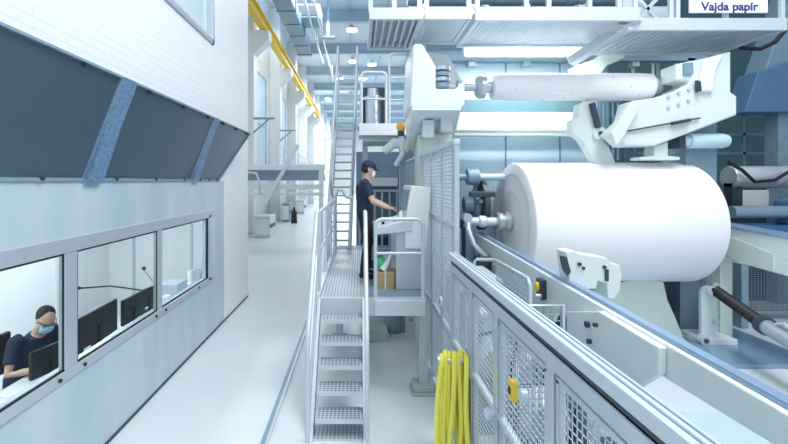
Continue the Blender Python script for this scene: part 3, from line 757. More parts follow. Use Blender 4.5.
# orange beacon
t = thing('warning_beacon', W(401, 128, 7.2), 'round orange warning beacon on a white post left of the big casting', 'beacon')
p = W(401, 127, 7.2)
MB().ell(p, (.085, .085, .085)).build('lens', 'orange', t)
MB().cyl(p-V((0, 0, .07)), p-V((0, 0, .16)), .06).build('socket', 'dark', t)
MB().tube([p-V((0, 0, .16)), p+V((.03, 0, -.45)), p+V((-.08, .1, -.65))], .045).build('post', 'cast', t)
t = thing('clamp_arm', W(400, 148, 7.3), 'pale jointed clamp arm beneath the orange beacon', 'clamp arm')
q = W(400, 146, 7.3)
MB().tube([q+V((-.28, 0, -.1)), q+V((-.1, 0, .05)), q+V((.2, 0, 0)), q+V((.35, 0, -.12))], [.07, .09, .08, .05]).build('arm', 'cast', t)
MB().cyl(q+V((.1, -.14, 0)), q+V((.1, .14, 0)), .09).build('joint', 'cream', t)
MB().bar(q+V((.05, .05, -.05)), (q.x+.05, q.y+.05, 0), .09).build('upright', 'bluegrey', t)

# ------------------------------------------------------------------ big paper roll
RY, RZ, RR = 7.17, 1.95, 1.0
X0, X1 = 2.62, 5.51
t = thing('paper_roll', ((X0+X1)/2, RY, RZ-RR), 'huge white jumbo paper roll lying across the machine rails', 'paper roll')
prof = [(0, .13), (0, .5), (-.006, .52), (0, .54), (0, .80), (-.008, .82), (0, .84), (0, .955), (.02, .985), (.06, 1.0)]
prof += [(X1-X0-.06, 1.0), (X1-X0-.02, .985), (X1-X0, .955), (X1-X0, .13), (0, .13)]
MB().lathe((X0, RY, RZ), (1, 0, 0), prof, 128).build('paper_layers', 'paper', t)
MB().cyl((X0-.06, RY, RZ), (X1+.06, RY, RZ), .125, n=32).build('core', 'cream', t)
t = thing('roll_chuck', (2.3, RY, RZ), 'steel chuck and shaft in the left end of the paper roll', 'chuck')
MB().lathe((2.36, RY, RZ), (1, 0, 0), [(0, 0), (0, .13), (.03, .155), (.08, .155), (.09, .135), (.13, .135), (.14, .16), (.22, .16), (.25, .13), (.25, 0)], 32).build('chuck_head', 'steel', t)
MB().lathe((1.75, RY, RZ), (1, 0, 0), [(0, 0), (0, .09), (.1, .09), (.12, .07), (.3, .07), (.32, .10), (.42, .10), (.45, .07), (.62, .07), (.62, 0)], 24).build('shaft', 'rail', t)
MB().lathe((1.72, RY, RZ), (1, 0, 0), [(0, 0), (0, .12), (.06, .12), (.06, 0)], 24).build('end_flange', 'dark', t)
t = thing('brake_disc_unit', (1.9, 7.6, 1.2), 'dark brake disc with caliper behind the left chuck', 'brake')
MB().lathe((2.2, 7.75, 2.2), (1, 0, 0), [(0, 0), (0, .42), (.02, .46), (.10, .46), (.12, .42), (.12, 0)], 40).build('disc', 'dark', t)
MB().lathe((1.95, 7.75, 2.2), (1, 0, 0), [(0, 0), (0, .14), (.15, .16), (.17, .26), (.25, .26)], 24).build('hub', 'bluegrey', t)
for k in range(5):
    a = 2*PI*k/5+.4; MB().bar((2.14, 7.75+.12*math.cos(a), 2.2+.12*math.sin(a)), (2.17, 7.75+.38*math.cos(a), 2.2+.38*math.sin(a)), .08, .06).build('spoke', 'bluegrey', t)
MB().box(1.95, 2.4, 7.3, 7.42, 2.36, 2.46).build('caliper', 'dark', t, .02)
MB().box(1.95, 2.15, 7.6, 7.9, 0, 1.95).build('stand', 'bluegrey', t)
t = thing('upper_shaft_coupling', (2.0, 7.6, 2.6), 'blue grey coupling on a short shaft above the brake disc', 'coupling')
c = W(463, 177, 7.55)
MB().lathe(c-V((.35, 0, 0)), (1, 0, 0), [(0, 0), (0, .06), (.4, .06), (.42, .14), (.5, .15), (.62, .15), (.64, .10), (.64, 0)], 28).build('coupling_head', 'bluegrey', t)
MB().cyl(c+V((.29, 0, 0)), c+V((.75, 0, 0)), .06).build('shaft', 'pale', t)
MB().bar(c+V((-.1, .05, -.02)), V((c.x-.1, c.y+.05, 0)), .12).build('pedestal', 'bluegrey', t)
t = thing('release_lever', (1.85, 6.95, 0), 'curved steel release lever below the left chuck', 'lever')
MB().tube([(1.82, 6.95, 2.02), (1.80, 6.85, 1.85), (1.86, 6.75, 1.62), (1.98, 6.7, 1.48), (2.04, 6.72, 1.42)], [.05, .045, .045, .05, .055]).build('lever_arm', 'steel', t)
MB().cyl((1.80, 6.86, 2.03), (1.80, 7.02, 2.03), .075).build('pivot', 'steel', t)
MB().box(1.88, 2.10, 6.62, 6.85, 0, 1.44).build('support_block', 'dark', t, .01)

# near and far carrier rails
def rz_(y): return 1.49+(y-2.15)*.0365
def rail_poly(y0, y1, h0, h1): return [V((0, y0, rz_(y0))), V((0, y1, rz_(y1))), V((0, y1, rz_(y1)-h1)), V((0, y0, rz_(y0)-h0))]
t = thing('carrier_beam', (2.2, 4.5, 0), 'long pale green machine beam with blue steel rail running diagonally in front of the paper roll', 'beam')
X = V((2.12, 0, 0))
MB().prism([p+X for p in rail_poly(.9, 7.6, .13, .5)], (.10, 0, 0)).build('beam_body', 'cast', t, .012)
MB().prism([p+V((2.16, 0, .035)) for p in rail_poly(.9, 7.6, .035, .035)], (.075, 0, 0)).build('track_rail', 'railblue', t, .006)
MB().box(2.12, 2.22, 1.0, 1.15, 0, 1.3).build('column', 'cast', t)
MB().prism([(2.06, 2.88, 1.50), (2.06, 3.6, 1.525), (2.06, 4.15, 1.35), (2.06, 4.15, 1.05), (2.06, 3.1, 1.12), (2.06, 2.88, 1.32)], (.06, 0, 0)).build('side_plate', 'cast', t, .01)
for (y, z, r) in ((3.75, 1.36, .028), (3.72, 1.22, .022), (3.62, 1.4, .018)): MB().cyl((2.03, y, z), (2.06, y, z), r, n=14).build('bolt', 'dark', t)
MB().box(2.12, 2.22, 6.4, 7.0, 0, 1.2).build('column', 'cast', t, .01)
MB().prism([(2.1, 4.4, 1.3), (2.1, 6.6, 1.35), (2.1, 6.6, .3), (2.1, 5.2, .3)], (.04, 0, 0)).build('skirt_plate', 'cream', t)
t = thing('valve_fitting', W(540, 285, 4.9), 'small yellow and silver valve fitting on the pale green beam', 'valve')
MB().box(2.06, 2.12, 4.72, 4.86, 1.30, 1.52).build('valve_plate', 'dark', t)
MB().ell((2.05, 4.80, 1.43), (.03, .045, .06)).build('yellow_knob', 'yellow', t)
MB().cyl((2.0, 4.74, 1.34), (2.06, 4.74, 1.34), .03).build('nut', 'steel', t)
# cam bracket on rail
def Pr(px, py, Y=4.35): return W(px, py, Y)
t = thing('roll_stop_bracket', (2.3, 4.4, 1.6), 'pale notched stop bracket on the rail in front of the paper roll', 'bracket')
poly = [(566, 252), (575, 251), (579, 254), (607, 258), (611, 263), (620, 265), (622, 275), (620, 290), (614, 300), (608, 298), (607, 284), (598, 281), (596, 289), (586, 289), (570, 283)]
MB().prism([Pr(*p) for p in poly], (0, .22, 0)).build('bracket_plate', 'cast', t, .008)
poly = [(561, 256), (567, 257), (571, 272), (568, 276), (564, 270)]
MB().prism([Pr(px, py, 4.3) for px, py in poly], (0, .04, 0)).build('latch', 'dark', t)
for px, py, r in ((579, 264, .02), (604, 267, .018), (583, 268, .016)):
    p = Pr(px, py, 4.35); MB().cyl(p-V((0, .02, 0)), p, r, n=12).build('bolt', 'dark', t)
p = Pr(606, 274, 4.35); MB().box(p.x-.012, p.x+.018, p.y-.02, p.y, p.z-.07, p.z+.05).build('slot', 'dark', t)
# far side rail
t = thing('carrier_beam', (6.0, 5.8, 0), 'far side pale green machine beam right of the paper roll', 'beam')
MB().prism([(5.9, 3.6, 1.72), (5.9, 7.3, 1.93), (5.9, 7.3, 1.35), (5.9, 6.3, 1.36), (5.9, 3.6, 1.2)], (.3, 0, 0)).build('beam_body', 'cast', t, .012)
MB().prism([(5.88, 3.6, 1.755), (5.88, 7.3, 1.965), (5.88, 7.3, 1.93), (5.88, 3.6, 1.72)], (.34, 0, 0)).build('track_rail', 'railblue', t)
MB().prism([(5.885, 5.95, 1.6), (5.885, 6.6, 1.75), (5.885, 6.75, 1.5), (5.885, 6.5, 1.38), (5.885, 5.95, 1.36)], (.015, 0, 0)).build('gusset', 'cream', t)
for y in (3.9, 6.9): MB().box(5.95, 6.15, y, y+.25, 0, 1.4).build('column', 'cream', t)
# pedestal under roll
t = thing('roll_pedestal', (4.2, 7.2, 0), 'curved cream machine pedestal beneath the paper roll', 'pedestal')
poly = [(600, 296), (600, 350), (690, 350), (684, 338), (676, 318), (668, 300), (664, 282), (640, 277)]
poly = [(px, py) for px, py in poly]
pts = [W(px, py, 6.75) for px, py in poly]; pts[1].z = 0; pts[2].z = 0; pts[2].x = 5.35; pts[1].x = 3.6; pts[0].x = 3.6
MB().prism(pts, (0, .7, 0)).build('pedestal_body', 'cream', t, .02)
MB().box(3.2, 6.6, 5.9, 8.2, 0, .06).build('base_plate', 'railblue', t, .01)
o = MB().box(2.6, 6.4, 8.3, 8.6, .0, 1.1).build('machine_sill', 'deepblue', None, .02); tag(o, 'dark blue machine sill low behind the paper roll', 'sill')
# swing arm with bellows cylinder
t = thing('swing_lever', (5.7, 6.75, 0), 'pale green upright swing lever with round top right of the paper roll', 'lever')
def plate_xz(px, w, top, bot, Y, th, mm, name, par):
    pts = [W(px-w/2, bot, Y), W(px+w/2, bot, Y), W(px+w/2, top+w/2, Y)]+[W(px+w/2*math.cos(a), top+w/2-w/2*math.sin(a), Y) for a in [PI*k/8 for k in range(1, 8)]]+[W(px-w/2, top+w/2, Y)]
    return MB().prism(pts, (0, th, 0)).build(name, mm, par, .006)
plate_xz(709, 15, 286, 340, 6.7, .06, 'cast', 'lever_plate', t)
plate_xz(721, 13, 282, 344, 6.95, .06, 'cream', 'lever_plate', t)
MB().cyl(W(713, 291, 6.6), W(713, 291, 7.1), .07).build('pivot_pin', 'steel', t)
p = W(706, 341, 6.6); MB().cyl(p, p+V((0, .12, 0)), .075).build('roller', 'rail', t)
MB().cyl(p-V((0, .02, 0)), p, .035).build('roller_hub', 'dark', t)
p = W(716, 350, 6.7); MB().box(p.x-.28, p.x+.28, 6.62, 7.1, 0, .14).build('base', 'cast', t, .01)
p = W(716, 322, 6.68); MB().cyl(p, p+V((0, .1, 0)), .05).build('boss', 'steel', t)
t = thing('hydraulic_cylinder', (5.6, 5.9, .4), 'sloping hydraulic cylinder with black ribbed bellows and silver tube', 'cylinder')
A = V((5.72, 6.62, .90)); B = V((5.42, 5.62, .66)); C = V((5.18, 4.7, .40))
A = W(716, 291, 6.62); B = W(764, 325, 5.7); C = W(860, 383, 4.4)
n_ = 15; pr = []; L = (B-A).length
for k in range(n_*2+1): pr.append((L*k/(n_*2), .065 if k % 2 else .085))
pr = [(0, 0)]+pr+[(L, 0)]
MB().lathe(A, B-A, pr, 20).build('bellows', 'black', t)
MB().cyl(B, C, .10, n=24).build('tube', 'steel', t)
d = (C-B).normalized(); MB().cyl(B-d*.03, B+d*.06, .125, n=24).build('collar', 'dark', t)
MB().tube([B+d*.2+V((0, 0, .1)), B+d*.35+V((0, 0, .17)), B+d*.6+V((0, 0, .12))], .02).build('oil_pipe', 'rail', t)
MB().box(C.x-.1, C.x+.1, C.y-.1, C.y+.1, 0, C.z+.02).build('rear_mount', 'cast', t)
# far mesh fence
t = thing('rear_mesh_fence', (7.2, 8.0, 0), 'dark blue grey mesh fence in the shade at the right behind the machine', 'fence')
for x in (5.6, 6.75, 7.35, 8.5, 9.6): MB().box(x-.04, x+.04, 7.95, 8.03, 0, 1.75).build('post', 'bluegrey', t)
for z in (.15, 1.15, 1.72): MB().box(5.6, 9.6, 7.97, 8.01, z-.025, z+.025).build('rail', 'bluegrey', t)
wires(MB(), (5.64, 7.99, 0), (9.58, 7.99, 0), .15, 1.7, .06, .04, .004).build('mesh_panel', 'bluegrey', t)

# ------------------------------------------------------------------ upper machine
def cast_poly(pts, Y, depth, mm, name, par, bev=.02):
    return MB().prism([W(px, py, Y) for px, py in pts], (0, depth, 0)).build(name, mm, par, bev)
t = thing('left_reel_casting', (1.15, 6.3, 3.3), 'large white notched casting that holds the left end of the upper spool', 'casting')
cast_poly([(413, 44), (422, 43), (436, 66), (436, 89), (455, 89), (465, 80), (465, 104), (461, 110), (413, 110), (410, 105)], 6.1, 1.0, 'cast', 'housing', t, .03)
cast_poly([(424, 52), (447, 55), (452, 62), (462, 80), (455, 89), (436, 89)], 6.95, .15, 'white', 'rear_cheek', t, .01)
pz = lambda px, py, Y: W(px, py, Y)
m = MB()
m.add([pz(412, 110, 6.1), pz(461, 110, 6.1), pz(455, 133, 7.1), pz(407, 150, 7.1), V((.80, 7.1, 4.0)), V((1.72, 7.1, 4.0)), V((.80, 6.12, 3.75)), V((1.49, 6.12, 3.75))],
      [(0, 1, 2, 3), (3, 2, 5, 4), (0, 3, 4, 6), (1, 7, 5, 2), (0, 6, 7, 1), (6, 4, 5, 7)])
m.build('sloping_foot', 'cast', t)
MB().box(.95, 1.5, 6.7, 7.1, .0, 3.4).build('column', 'cream', t, .02)
for (px, py) in ((428, 124), (446, 118)):
    p = W(px, py, 6.5); MB().box(p.x-.1, p.x+.08, 6.4, 6.6, p.z-.22, p.z+.05).build('limit_switch', 'rail', t, .01)
t = thing('left_bearing', (1.2, 6.7, 4), 'stack of grey bearing rings in the notch of the left casting', 'bearing')
for k in range(4):
    zc = W(442, 85-k*5.5, 6.4).z
    MB().lathe((1.28, 6.45, zc-.03), (0, 0, 1), [(0, 0), (0, .12+.02*(k % 2)), (.055, .12+.02*(k % 2)), (.055, 0)], 24).build('ring', 'steel' if k % 2 else 'bluegrey', t)
t = thing('upper_spool', (3.5, 7, 4.2), 'white wrapped paper spool held horizontally high between the two castings', 'spool')
SZ = 2.64+94*7/420; SYY = 7.0
MB().lathe((2.22, SYY, SZ), (1, 0, 0), [(0, 0), (0, .19), (.02, .21), (.3, .225), (2.45, .225), (2.62, .215), (2.64, .19), (2.64, 0)], 48).build('paper_wrap', 'paper', t)
sh_ = MB().lathe((1.4, SYY, SZ), (1, 0, 0), [(0, 0), (0, .10), (.08, .10), (.08, .06), (.22, .06), (.24, .12), (.34, .12), (.36, .07), (.55, .07), (.57, .16), (.62, .2), (.70, .2), (.72, .1), (.82, .1)], 28)
sh_.build('journal', 'steel', t)
MB().lathe((4.86, SYY, SZ), (1, 0, 0), [(0, .1), (0, .2), (.10, .18), (.12, .1), (.25, .09), (.27, .14), (.33, .14), (.35, .09), (.45, .09), (.47, .15), (.54, .15), (.56, .08), (.8, .08), (.8, 0)], 28).build('journal', 'steel', t)
sp = MB()
for k in range(26):
    a = random.random()*2*PI; x = 2.4+random.random()*2.3
    c = V((x, SYY+.226*math.cos(a), SZ+.226*math.sin(a))); sp.ell(c, (.009, .009, .009), 6, 4)
sp.build('paper_marks', 'bluegrey', t)

t = thing('right_reel_casting', (5.2, 6.6, 3.2), 'large white angular casting with long arm at the upper right', 'casting')
cast_poly([(632, 101), (660, 97), (676, 91), (689, 84), (689, 81), (676, 80), (676, 64), (690, 61), (701, 59), (716, 55), (731, 51), (731, 92), (737, 96), (737, 115), (700, 129), (655, 146), (626, 146), (612, 133), (626, 120)], 6.5, .35, 'cast', 'housing', t, .03)
cast_poly([(704, 60), (725, 54), (717, 70), (714, 92), (701, 92), (699, 88)], 6.44, .1, 'white', 'raised_cover', t, .03)
cast_poly([(697, 80), (701, 81), (702, 91), (698, 92)], 6.42, .05, 'dark', 'opening', t, .004)
cast_poly([(684, 63), (693, 62), (694, 73), (691, 75), (684, 75)], 6.47, .06, 'bluegrey', 'junction_box', t, .006)
for i in range(3):
    for j in range(2):
        p = W(668+10*i-0*j, 96+11*j-3.5*i, 6.5); MB().cyl(p-V((0, .025, 0)), p, .028, n=12).build('bolt', 'rail', t)
MB().bar(W(628, 131, 6.47), W(700, 118, 6.47), .022).bar(W(672, 123.5, 6.45), W(690, 120, 6.45), .05).build('actuator_rod', 'dark', t)
cast_poly([(612, 133), (632, 101), (642, 105), (622, 140), (616, 146)], 6.38, .12, 'cast', 'link_cover', t, .015)
cast_poly([(655, 146), (668, 142), (668, 156), (680, 157), (680, 160), (640, 160), (640, 157), (654, 156)], 6.6, .25, 'cast', 'foot_bracket', t, .01)
MB().box(5.35, 5.85, 6.85, 7.35, 2.0, 3.6).box(5.6, 6.0, 7.3, 7.6, 0, 4).build('column', 'bluegrey', t)
t = thing('swing_link', (4.0, 7.0, 3), 'white jointed link arm with dark strut left of the right casting', 'link')
cast_poly([(579, 104), (590, 100), (596, 104), (592, 118), (598, 131), (611, 150), (617, 166), (598, 167), (582, 140), (572, 133), (572, 120), (578, 118)], 6.95, .2, 'cast', 'link_body', t, .02)
MB().bar(W(592, 103, 6.9), W(598, 128, 6.9), .07).build('dark_strut', 'dark', t)
p = W(600, 133, 6.9); MB().cyl(p, p+V((0, .15, 0)), .11).build('joint', 'cast', t)
MB().cyl(p-V((0, .03, 0)), p, .03).build('pin', 'dark', t)
MB().bar(V((4.0, 7.1, 2.9)), V((4.0, 7.9, 2.9)), .12).build('pivot_arm', 'cream', t)
rods = MB()
for px in (604, 608, 613, 618): rods.bar(W(px, 100, 7.6), W(px, 160, 7.6), .03)
rods.bar(W(600, 134, 7.6), W(622, 134, 7.6), .03); rods.bar(W(600, 101, 7.6), W(622, 101, 7.6), .04)
o = rods.build('rod_frame', 'bluegrey'); tag(o, 'thin vertical rods in a frame between the link arm and right casting', 'rod frame')
# beams and web behind the spool
t = thing('upper_cross_beam', (3.1, 7.7, 3.6), 'bright white wide cross beam under the upper spool', 'beam')
a, b = W(455, 112, 7.7), W(592, 132, 7.7)
MB().box(a.x, b.x, 7.7, 8.0, b.z, a.z).build('beam_body', 'paper', t, .04)
MB().box(a.x, b.x, 7.72, 7.98, b.z-.06, b.z).build('lower_lip', 'cream', t)
MB().box(a.x, b.x, 8.05, 8.1, a.z, a.z+.3).build('teal_band_plate', 'teal', t)  # dark teal band just above and behind the beam
t = thing('paper_web_hood', (3.2, 8.6, 1), 'pale blue sheet metal hood behind the paper roll and spool', 'hood')
a = W(452, 60, 8.6); b = W(600, 175, 8.6)
MB().box(a.x, 5.0, 8.6, 8.7, 1.2, 5.3).build('hood_sheet', 'pale', t)
for px in (506, 560): p = W(px, 100, 8.58); MB().box(p.x-.012, p.x+.012, 8.57, 8.6, 1.2, 5.3).build('seam', 'bluegrey', t)
MB().box(1.5, 1.8, 8.3, 8.6, 0, 5.0).build('side_column', 'bluegrey', t, .02)
MB().box(4.9, 5.1, 8.55, 8.8, 0, 5.0).build('side_column', 'bluegrey', t, .02)
t = thing('long_light_fixture', (3.1, 8.1, 5), 'long bright tubular light fixture beneath the upper walkway', 'light')
a, b = W(464, 48, 7.4), W(583, 58, 7.4)
MB().box(a.x, b.x, 7.4, 7.55, b.z+.05, a.z+.03).build('housing', 'white', t, .02)
MB().cyl((a.x+.05, 7.36, b.z+.09), (b.x-.05, 7.36, b.z+.09), .07, n=16).build('light_tube', 'lamp', t)
for x in (a.x+.3, b.x-.4): MB().box(x, x+.1, 7.0, 7.5, a.z+.02, a.z+.10).build('hanger', 'steel', t)
t = thing('inclined_brace', (4.4, 7.6, 4.5), 'wide pale diagonal brace rising to the right walkway', 'brace')
MB().bar(W(570, 62, 7.0), W(640, 18, 6.3), .22, .14).build('brace_bar', 'rail', t, .02)
cast_poly([(575, 66), (598, 58), (612, 47), (625, 48), (625, 58), (607, 66), (600, 76), (580, 74)], 7.6, .3, 'cream', 'gusset', t, .02)

# upper walkways
def walkway(name, x0, x1, y0, y1, z, th, label, nbar, under='deckgrey'):
    t = thing(name, ((x0+x1)/2, (y0+y1)/2, z), label, 'walkway', 'raised walkways at the top of the machine')
    MB().box(x0, x1, y0, y0+.06, z, z+th).build('front_fascia', 'rail', t, .01)
    MB().box(x0+.003, x0+.06, y0+.06, y1, z+.002, z+th*.8).box(x1-.06, x1-.003, y0+.06, y1, z+.002, z+th*.8).box(x0, x1, y1-.06, y1, z-.02, z+th*.8).build('edge_frame', 'rail', t, .01)
    g = MB()
    for k in range(nbar):
        x = x0+.06+(x1-x0-.12)*(k+.5)/nbar; g.box(x-.018, x+.018, y0+.06, y1-.06, z+.02, z+.09)
    g.build('grating', 'rail', t)
    MB().box(x0+.06, x1-.06, y0+.06, y1-.06, z+.10, z+.12).build('deck_sheet', under, t)
    return t
wz = 4.93
wk = walkway('raised_walkway', .16, .92, 5.95, 7.3, wz, .17, 'leftmost short walkway deck high above the work platform', 6)
wk2 = walkway('raised_walkway', .95, 1.62, 5.95, 7.0, wz, .17, 'second walkway deck from the left above the left casting', 14)
wk3 = walkway('raised_walkway', 1.66, 4.0, 5.95, 7.1, wz-.02, .19, 'wide walkway deck with slatted underside above the upper spool', 46)
wk4 = walkway('raised_walkway', 4.05, 6.45, 6.3, 7.5, 4.9, .19, 'rightmost walkway deck that carries the white sign', 20)
def guard(par, xs, y, z0, zt=1.1):
    for x in xs: MB().box(x-.03, x+.03, y, y+.05, z0, z0+zt).build('rail_post', 'rail', par)
    for h in (.42, .75, zt-.03): MB().bar((xs[0], y+.025, z0+h), (xs[-1], y+.025, z0+h), .04).build('rail_bar', 'rail', par)
guard(wk, (.18, .52, .88), 5.97, wz+.1); guard(wk2, (.98, 1.58), 5.97, wz+.1); guard(wk3, (1.7, 2.4, 2.72, 3.3, 3.72, 3.95), 5.97, wz+.1); guard(wk4, (4.12, 4.72, 4.82, 5.55, 6.4), 6.32, 5.0)
MB().box(3.78, 3.92, 6.0, 6.14, wz, 6.6).build('thick_post', 'alu', wk3)
MB().bar((4.2, 6.5, 5.0), (4.75, 6.5, 5.6), .05).bar((4.75, 6.5, 5.0), (4.2, 6.5, 5.6), .05).build('cross_brace', 'rail', wk4)
# columns that carry the walkways
for i, (x, yy, w) in enumerate(((.25, 7.2, 'behind the leftmost walkway deck'), (1.72, 7.4, 'behind the left casting'), (6.5, 7.6, 'right of the right casting'))):
    pass
t = thing('sign_board', (5.5, 6.28, 5.1), 'white rectangular sign with dark blue lettering on the right walkway railing', 'sign')
a, b = W(690, -10, 6.26), W(768, 12.5, 6.26)
MB().box(a.x, b.x, 6.26, 6.29, b.z, a.z+.1).build('board', 'paper', t, .004)
cu = bpy.data.curves.new('sign_text', 'FONT'); cu.body = 'Vajda papír'; cu.size = .17; cu.extrude = .002; cu.align_x = 'CENTER'; cu.offset = .004
cu.materials.append(M['signtext'])
tx = bpy.data.objects.new('sign_text', cu); COL.objects.link(tx); tx.parent = t
tx.rotation_euler = (PI/2, 0, 0); c = W(730, 10, 6.25); tx.location = V((c.x, 6.255, c.z))-V((5.5, 6.28, 5.1)); tx.scale = (1.1, 1, 1)
bpy.context.view_layer.update()
me_ = bpy.data.meshes.new_from_object(tx.evaluated_get(bpy.context.evaluated_depsgraph_get()))
tm = bpy.data.objects.new('lettering', me_); COL.objects.link(tm); tm.parent = t; tm.rotation_euler = tx.rotation_euler; tm.location = tx.location; tm.scale = tx.scale
bpy.data.objects.remove(tx)
c = W(730, -9, 6.25)
lm = MB(); pts = [V((c.x+.14*math.cos(a), 6.252, c.z+.08*math.sin(a))) for a in [2*PI*k/24 for k in range(24)]]
lm.prism(pts, (0, .008, 0)); lm.build('logo', 'signtext', t)

# left upper deck with motor
t = thing('upper_side_deck', (.55, 8.7, 3.6), 'pale deck with rounded guard loops high behind the standing worker', 'deck')
MB().box(0.02, 1.15, 8.5, 9.9, 3.62, 3.76).build('deck', 'rail', t, .01)
MB().box(0.02, 1.15, 8.46, 8.5, 3.56, 3.80).build('fascia', 'white', t, .01)
MB().box(.1, 1.1, 8.6, 9.8, 3.45, 3.62).box(.1, .22, 9.6, 9.72, 0, 3.5).box(.95, 1.07, 9.6, 9.72, 0, 3.5).build('frame', 'deckgrey', t)
MB().tube(loop_pts((.07, 8.5, 0), (.57, 8.5, 0), 3.76, 4.84), .03, 10).tube([(.07, 8.5, 4.3), (.57, 8.5, 4.3)], .025).build('guard_loop', 'rail', t)
MB().tube(loop_pts((.64, 8.6, 0), (1.1, 8.6, 0), 3.76, 5.24), .028, 10).tube([(.64, 8.6, 4.75), (1.1, 8.6, 4.75)], .022).tube([(.64, 8.6, 4.3), (1.1, 8.6, 4.3)], .022).build('guard_loop', 'rail', t)
t = thing('vertical_motor', (.33, 9.2, 3.76), 'grey finned vertical motor behind the rounded guard loop', 'motor')
MB().lathe((.33, 9.2, 3.8), (0, 0, 1), [(0, 0), (0, .24), (.06, .24), (.07, .17), (.6, .17), (.62, .2), (.68, .2), (.70, .14), (.85, .13), (.87, 0)], 24).build('motor_body', 'steel', t)
MB().box(.05, .6, 9.25, 9.5, 3.78, 4.7).build('backing_frame', 'dark', t)
MB().box(.0, .62, 9.05, 9.4, 3.76, 3.82).build('mount_plate', 'dark', t)
# dim machinery beneath that deck
t = thing('rear_machine_block', (.6, 11, 0), 'grey machine block with pale shelf and rails behind the standing worker', 'machine')
MB().box(-.05, 1.5, 11.6, 12.6, 0, 3.45).build('block', 'bluegrey', t, .02)
MB().box(.1, 1.05, 11.1, 11.6, 2.5, 2.72).build('white_cover', 'paper', t, .02)
for z in (2.35, 1.5): MB().box(.0, 1.1, 11.2, 11.35, z, z+.07).build('shelf_rail', 'rail', t)
for k in range(6): MB().box(.02+.2*k, .07+.2*k, 11.22, 11.3, 0, 2.35).build('upright_bar', 'rail', t)
MB().box(.02, 1.2, 11.35, 11.6, 0, 1.1).build('lower_box', 'dark', t)
t = thing('side_machine_frame', (1.5, 9, 0), 'grey frame with pipes standing behind the tall safety fence', 'machine')
MB().box(1.35, 1.75, 7.6, 10.5, 0, 3.4).build('frame_block', 'bluegrey', t, .02)
m = MB()
for k in range(5): m.cyl((1.3, 7.7+.5*k, .1), (1.3, 7.7+.5*k, 3.3), .05, n=10)
m.build('vertical_pipes', 'alu', t)
m = MB()
for z in (.7, 1.3, 1.9, 2.6): m.cyl((1.22, 7.65, z), (1.22, 10, z), .035, n=8)
m.build('horizontal_pipes', 'cream', t)
t = thing('valve_cabinet', (1.45, 6.0, 0), 'pale cabinet with black hoses and fittings seen through the tall mesh', 'cabinet')
MB().box(1.4, 1.9, 5.5, 6.4, .3, 1.35).box(1.45, 1.85, 5.55, 6.35, 0, .3).build('cabinet_body', 'rail', t, .01)
m = MB()
for k in range(4): m.tube([(1.39, 5.6+.2*k, 1.3), (1.3, 5.62+.2*k, 1.3), (1.28, 5.7+.18*k, .9), (1.39, 5.75+.15*k, .6)], .022)
m.build('black_hoses', 'black', t)
for k in range(4):
    MB().cyl((1.34, 5.6+.2*k, 1.2), (1.4, 5.6+.2*k, 1.2), .04).build('dial', 'white', t)
# pumps & things behind the low fence
for i, (x, y, z, w) in enumerate(((1.5, 3.5, 0, 'beside the cross guard'), (1.55, 2.55, 0, 'nearest the camera'), (1.45, 4.6, 0, 'by the tall fence corner'))):
    t = thing('pump_unit', (x, y, z), 'grey pump with pipes behind low mesh fence, '+w, 'pump', 'pumps behind the low fence')
    MB().box(x-.22, x+.22, y-.25, y+.25, 0, .5).build('base_box', 'bluegrey', t, .01)
    MB().lathe((x, y-.22, .72), (0, 1, 0), [(0, 0), (0, .15), (.05, .19), (.3, .19), (.33, .14), (.45, .14), (.45, 0)], 24).build('motor', 'rail', t)
    MB().tube([(x-.1, y, .85), (x-.12, y, 1.15), (x, y+.05, 1.3), (x+.15, y+.1, 1.3)], .04).build('pipe', 'steel', t)
    MB().tube([(x+.1, y-.2, .8), (x-.05, y-.3, 1.1), (x-.2, y-.15, 1.0), (x-.2, y, .6), (x-.18, y+.1, .4)], .02).build('hose', 'black', t)
    MB().tube([(x+.15, y+.2, .5), (x+.1, y+.1, 1.2), (x-.1, y+.15, 1.4), (x-.16, y+.2, .9)], .015).build('hose', 'black', t)
    MB().cyl((x-.14, y-.05, 1.2), (x-.06, y-.05, 1.2), .07).build('gauge', 'white', t)
o = MB().box(1.78, 2.0, .9, 4.3, 0, 1.0).build('floor_duct', 'bluegrey', None, .01); tag(o, 'low blue grey duct cover along the foot of the pale green beam', 'duct')
o = MB().box(2.6, 4.6, 2.6, 3.9, 0, .5).build('step_cover', 'deckgrey', None, .015); tag(o, 'low pale green cover plate beyond the beam at the lower right', 'cover')

# right dark area: pipes, hood, railing
t = thing('blue_hood', (7.2, 8.6, 3.5), 'large blue slanted hood at the upper right edge', 'hood')
MB().prism([W(745, 112, 8.8), W(800, 112, 8.8), W(850, 60, 8.8), W(850, 40, 8.8), W(758, 72, 8.8)], (0, .5, 0)).build('lower_hood', 'blue', t, .02)
MB().prism([W(765, 71, 8.9), W(860, 40, 8.9), W(860, -30, 8.9), W(800, -30, 8.9)], (0, .5, 0)).build('upper_hood', 'bluegrey', t, .02)
MB().box(9.0, 9.3, 9.0, 9.3, 0, 5).build('support_column', 'bluegrey', t)
t = thing('steel_roller', (8.3, 8.6, 2.6), 'large silver horizontal roller at the right edge beyond the paper roll', 'roller')
a = W(728, 177, 8.4)
MB().lathe((a.x, 8.4, a.z), (1, 0, 0), [(0, 0), (0, .20), (.03, .22), (.9, .22), (.92, .18), (1.0, .18), (1.02, .22), (2.6, .22), (2.6, 0)], 32).build('roller_body', 'alu', t)
m = MB(); m.tube([W(728, 162, 8.1), W(742, 170, 8.05), W(755, 182, 8.05), W(775, 180, 8.05), W(800, 165, 8.1)], .032); m.build('black_hose', 'black', t)
for x in (7.4, 9.9): MB().box(x, x+.2, 8.3, 8.5, 0, 2.6).build('bearing_stand', 'dark', t)
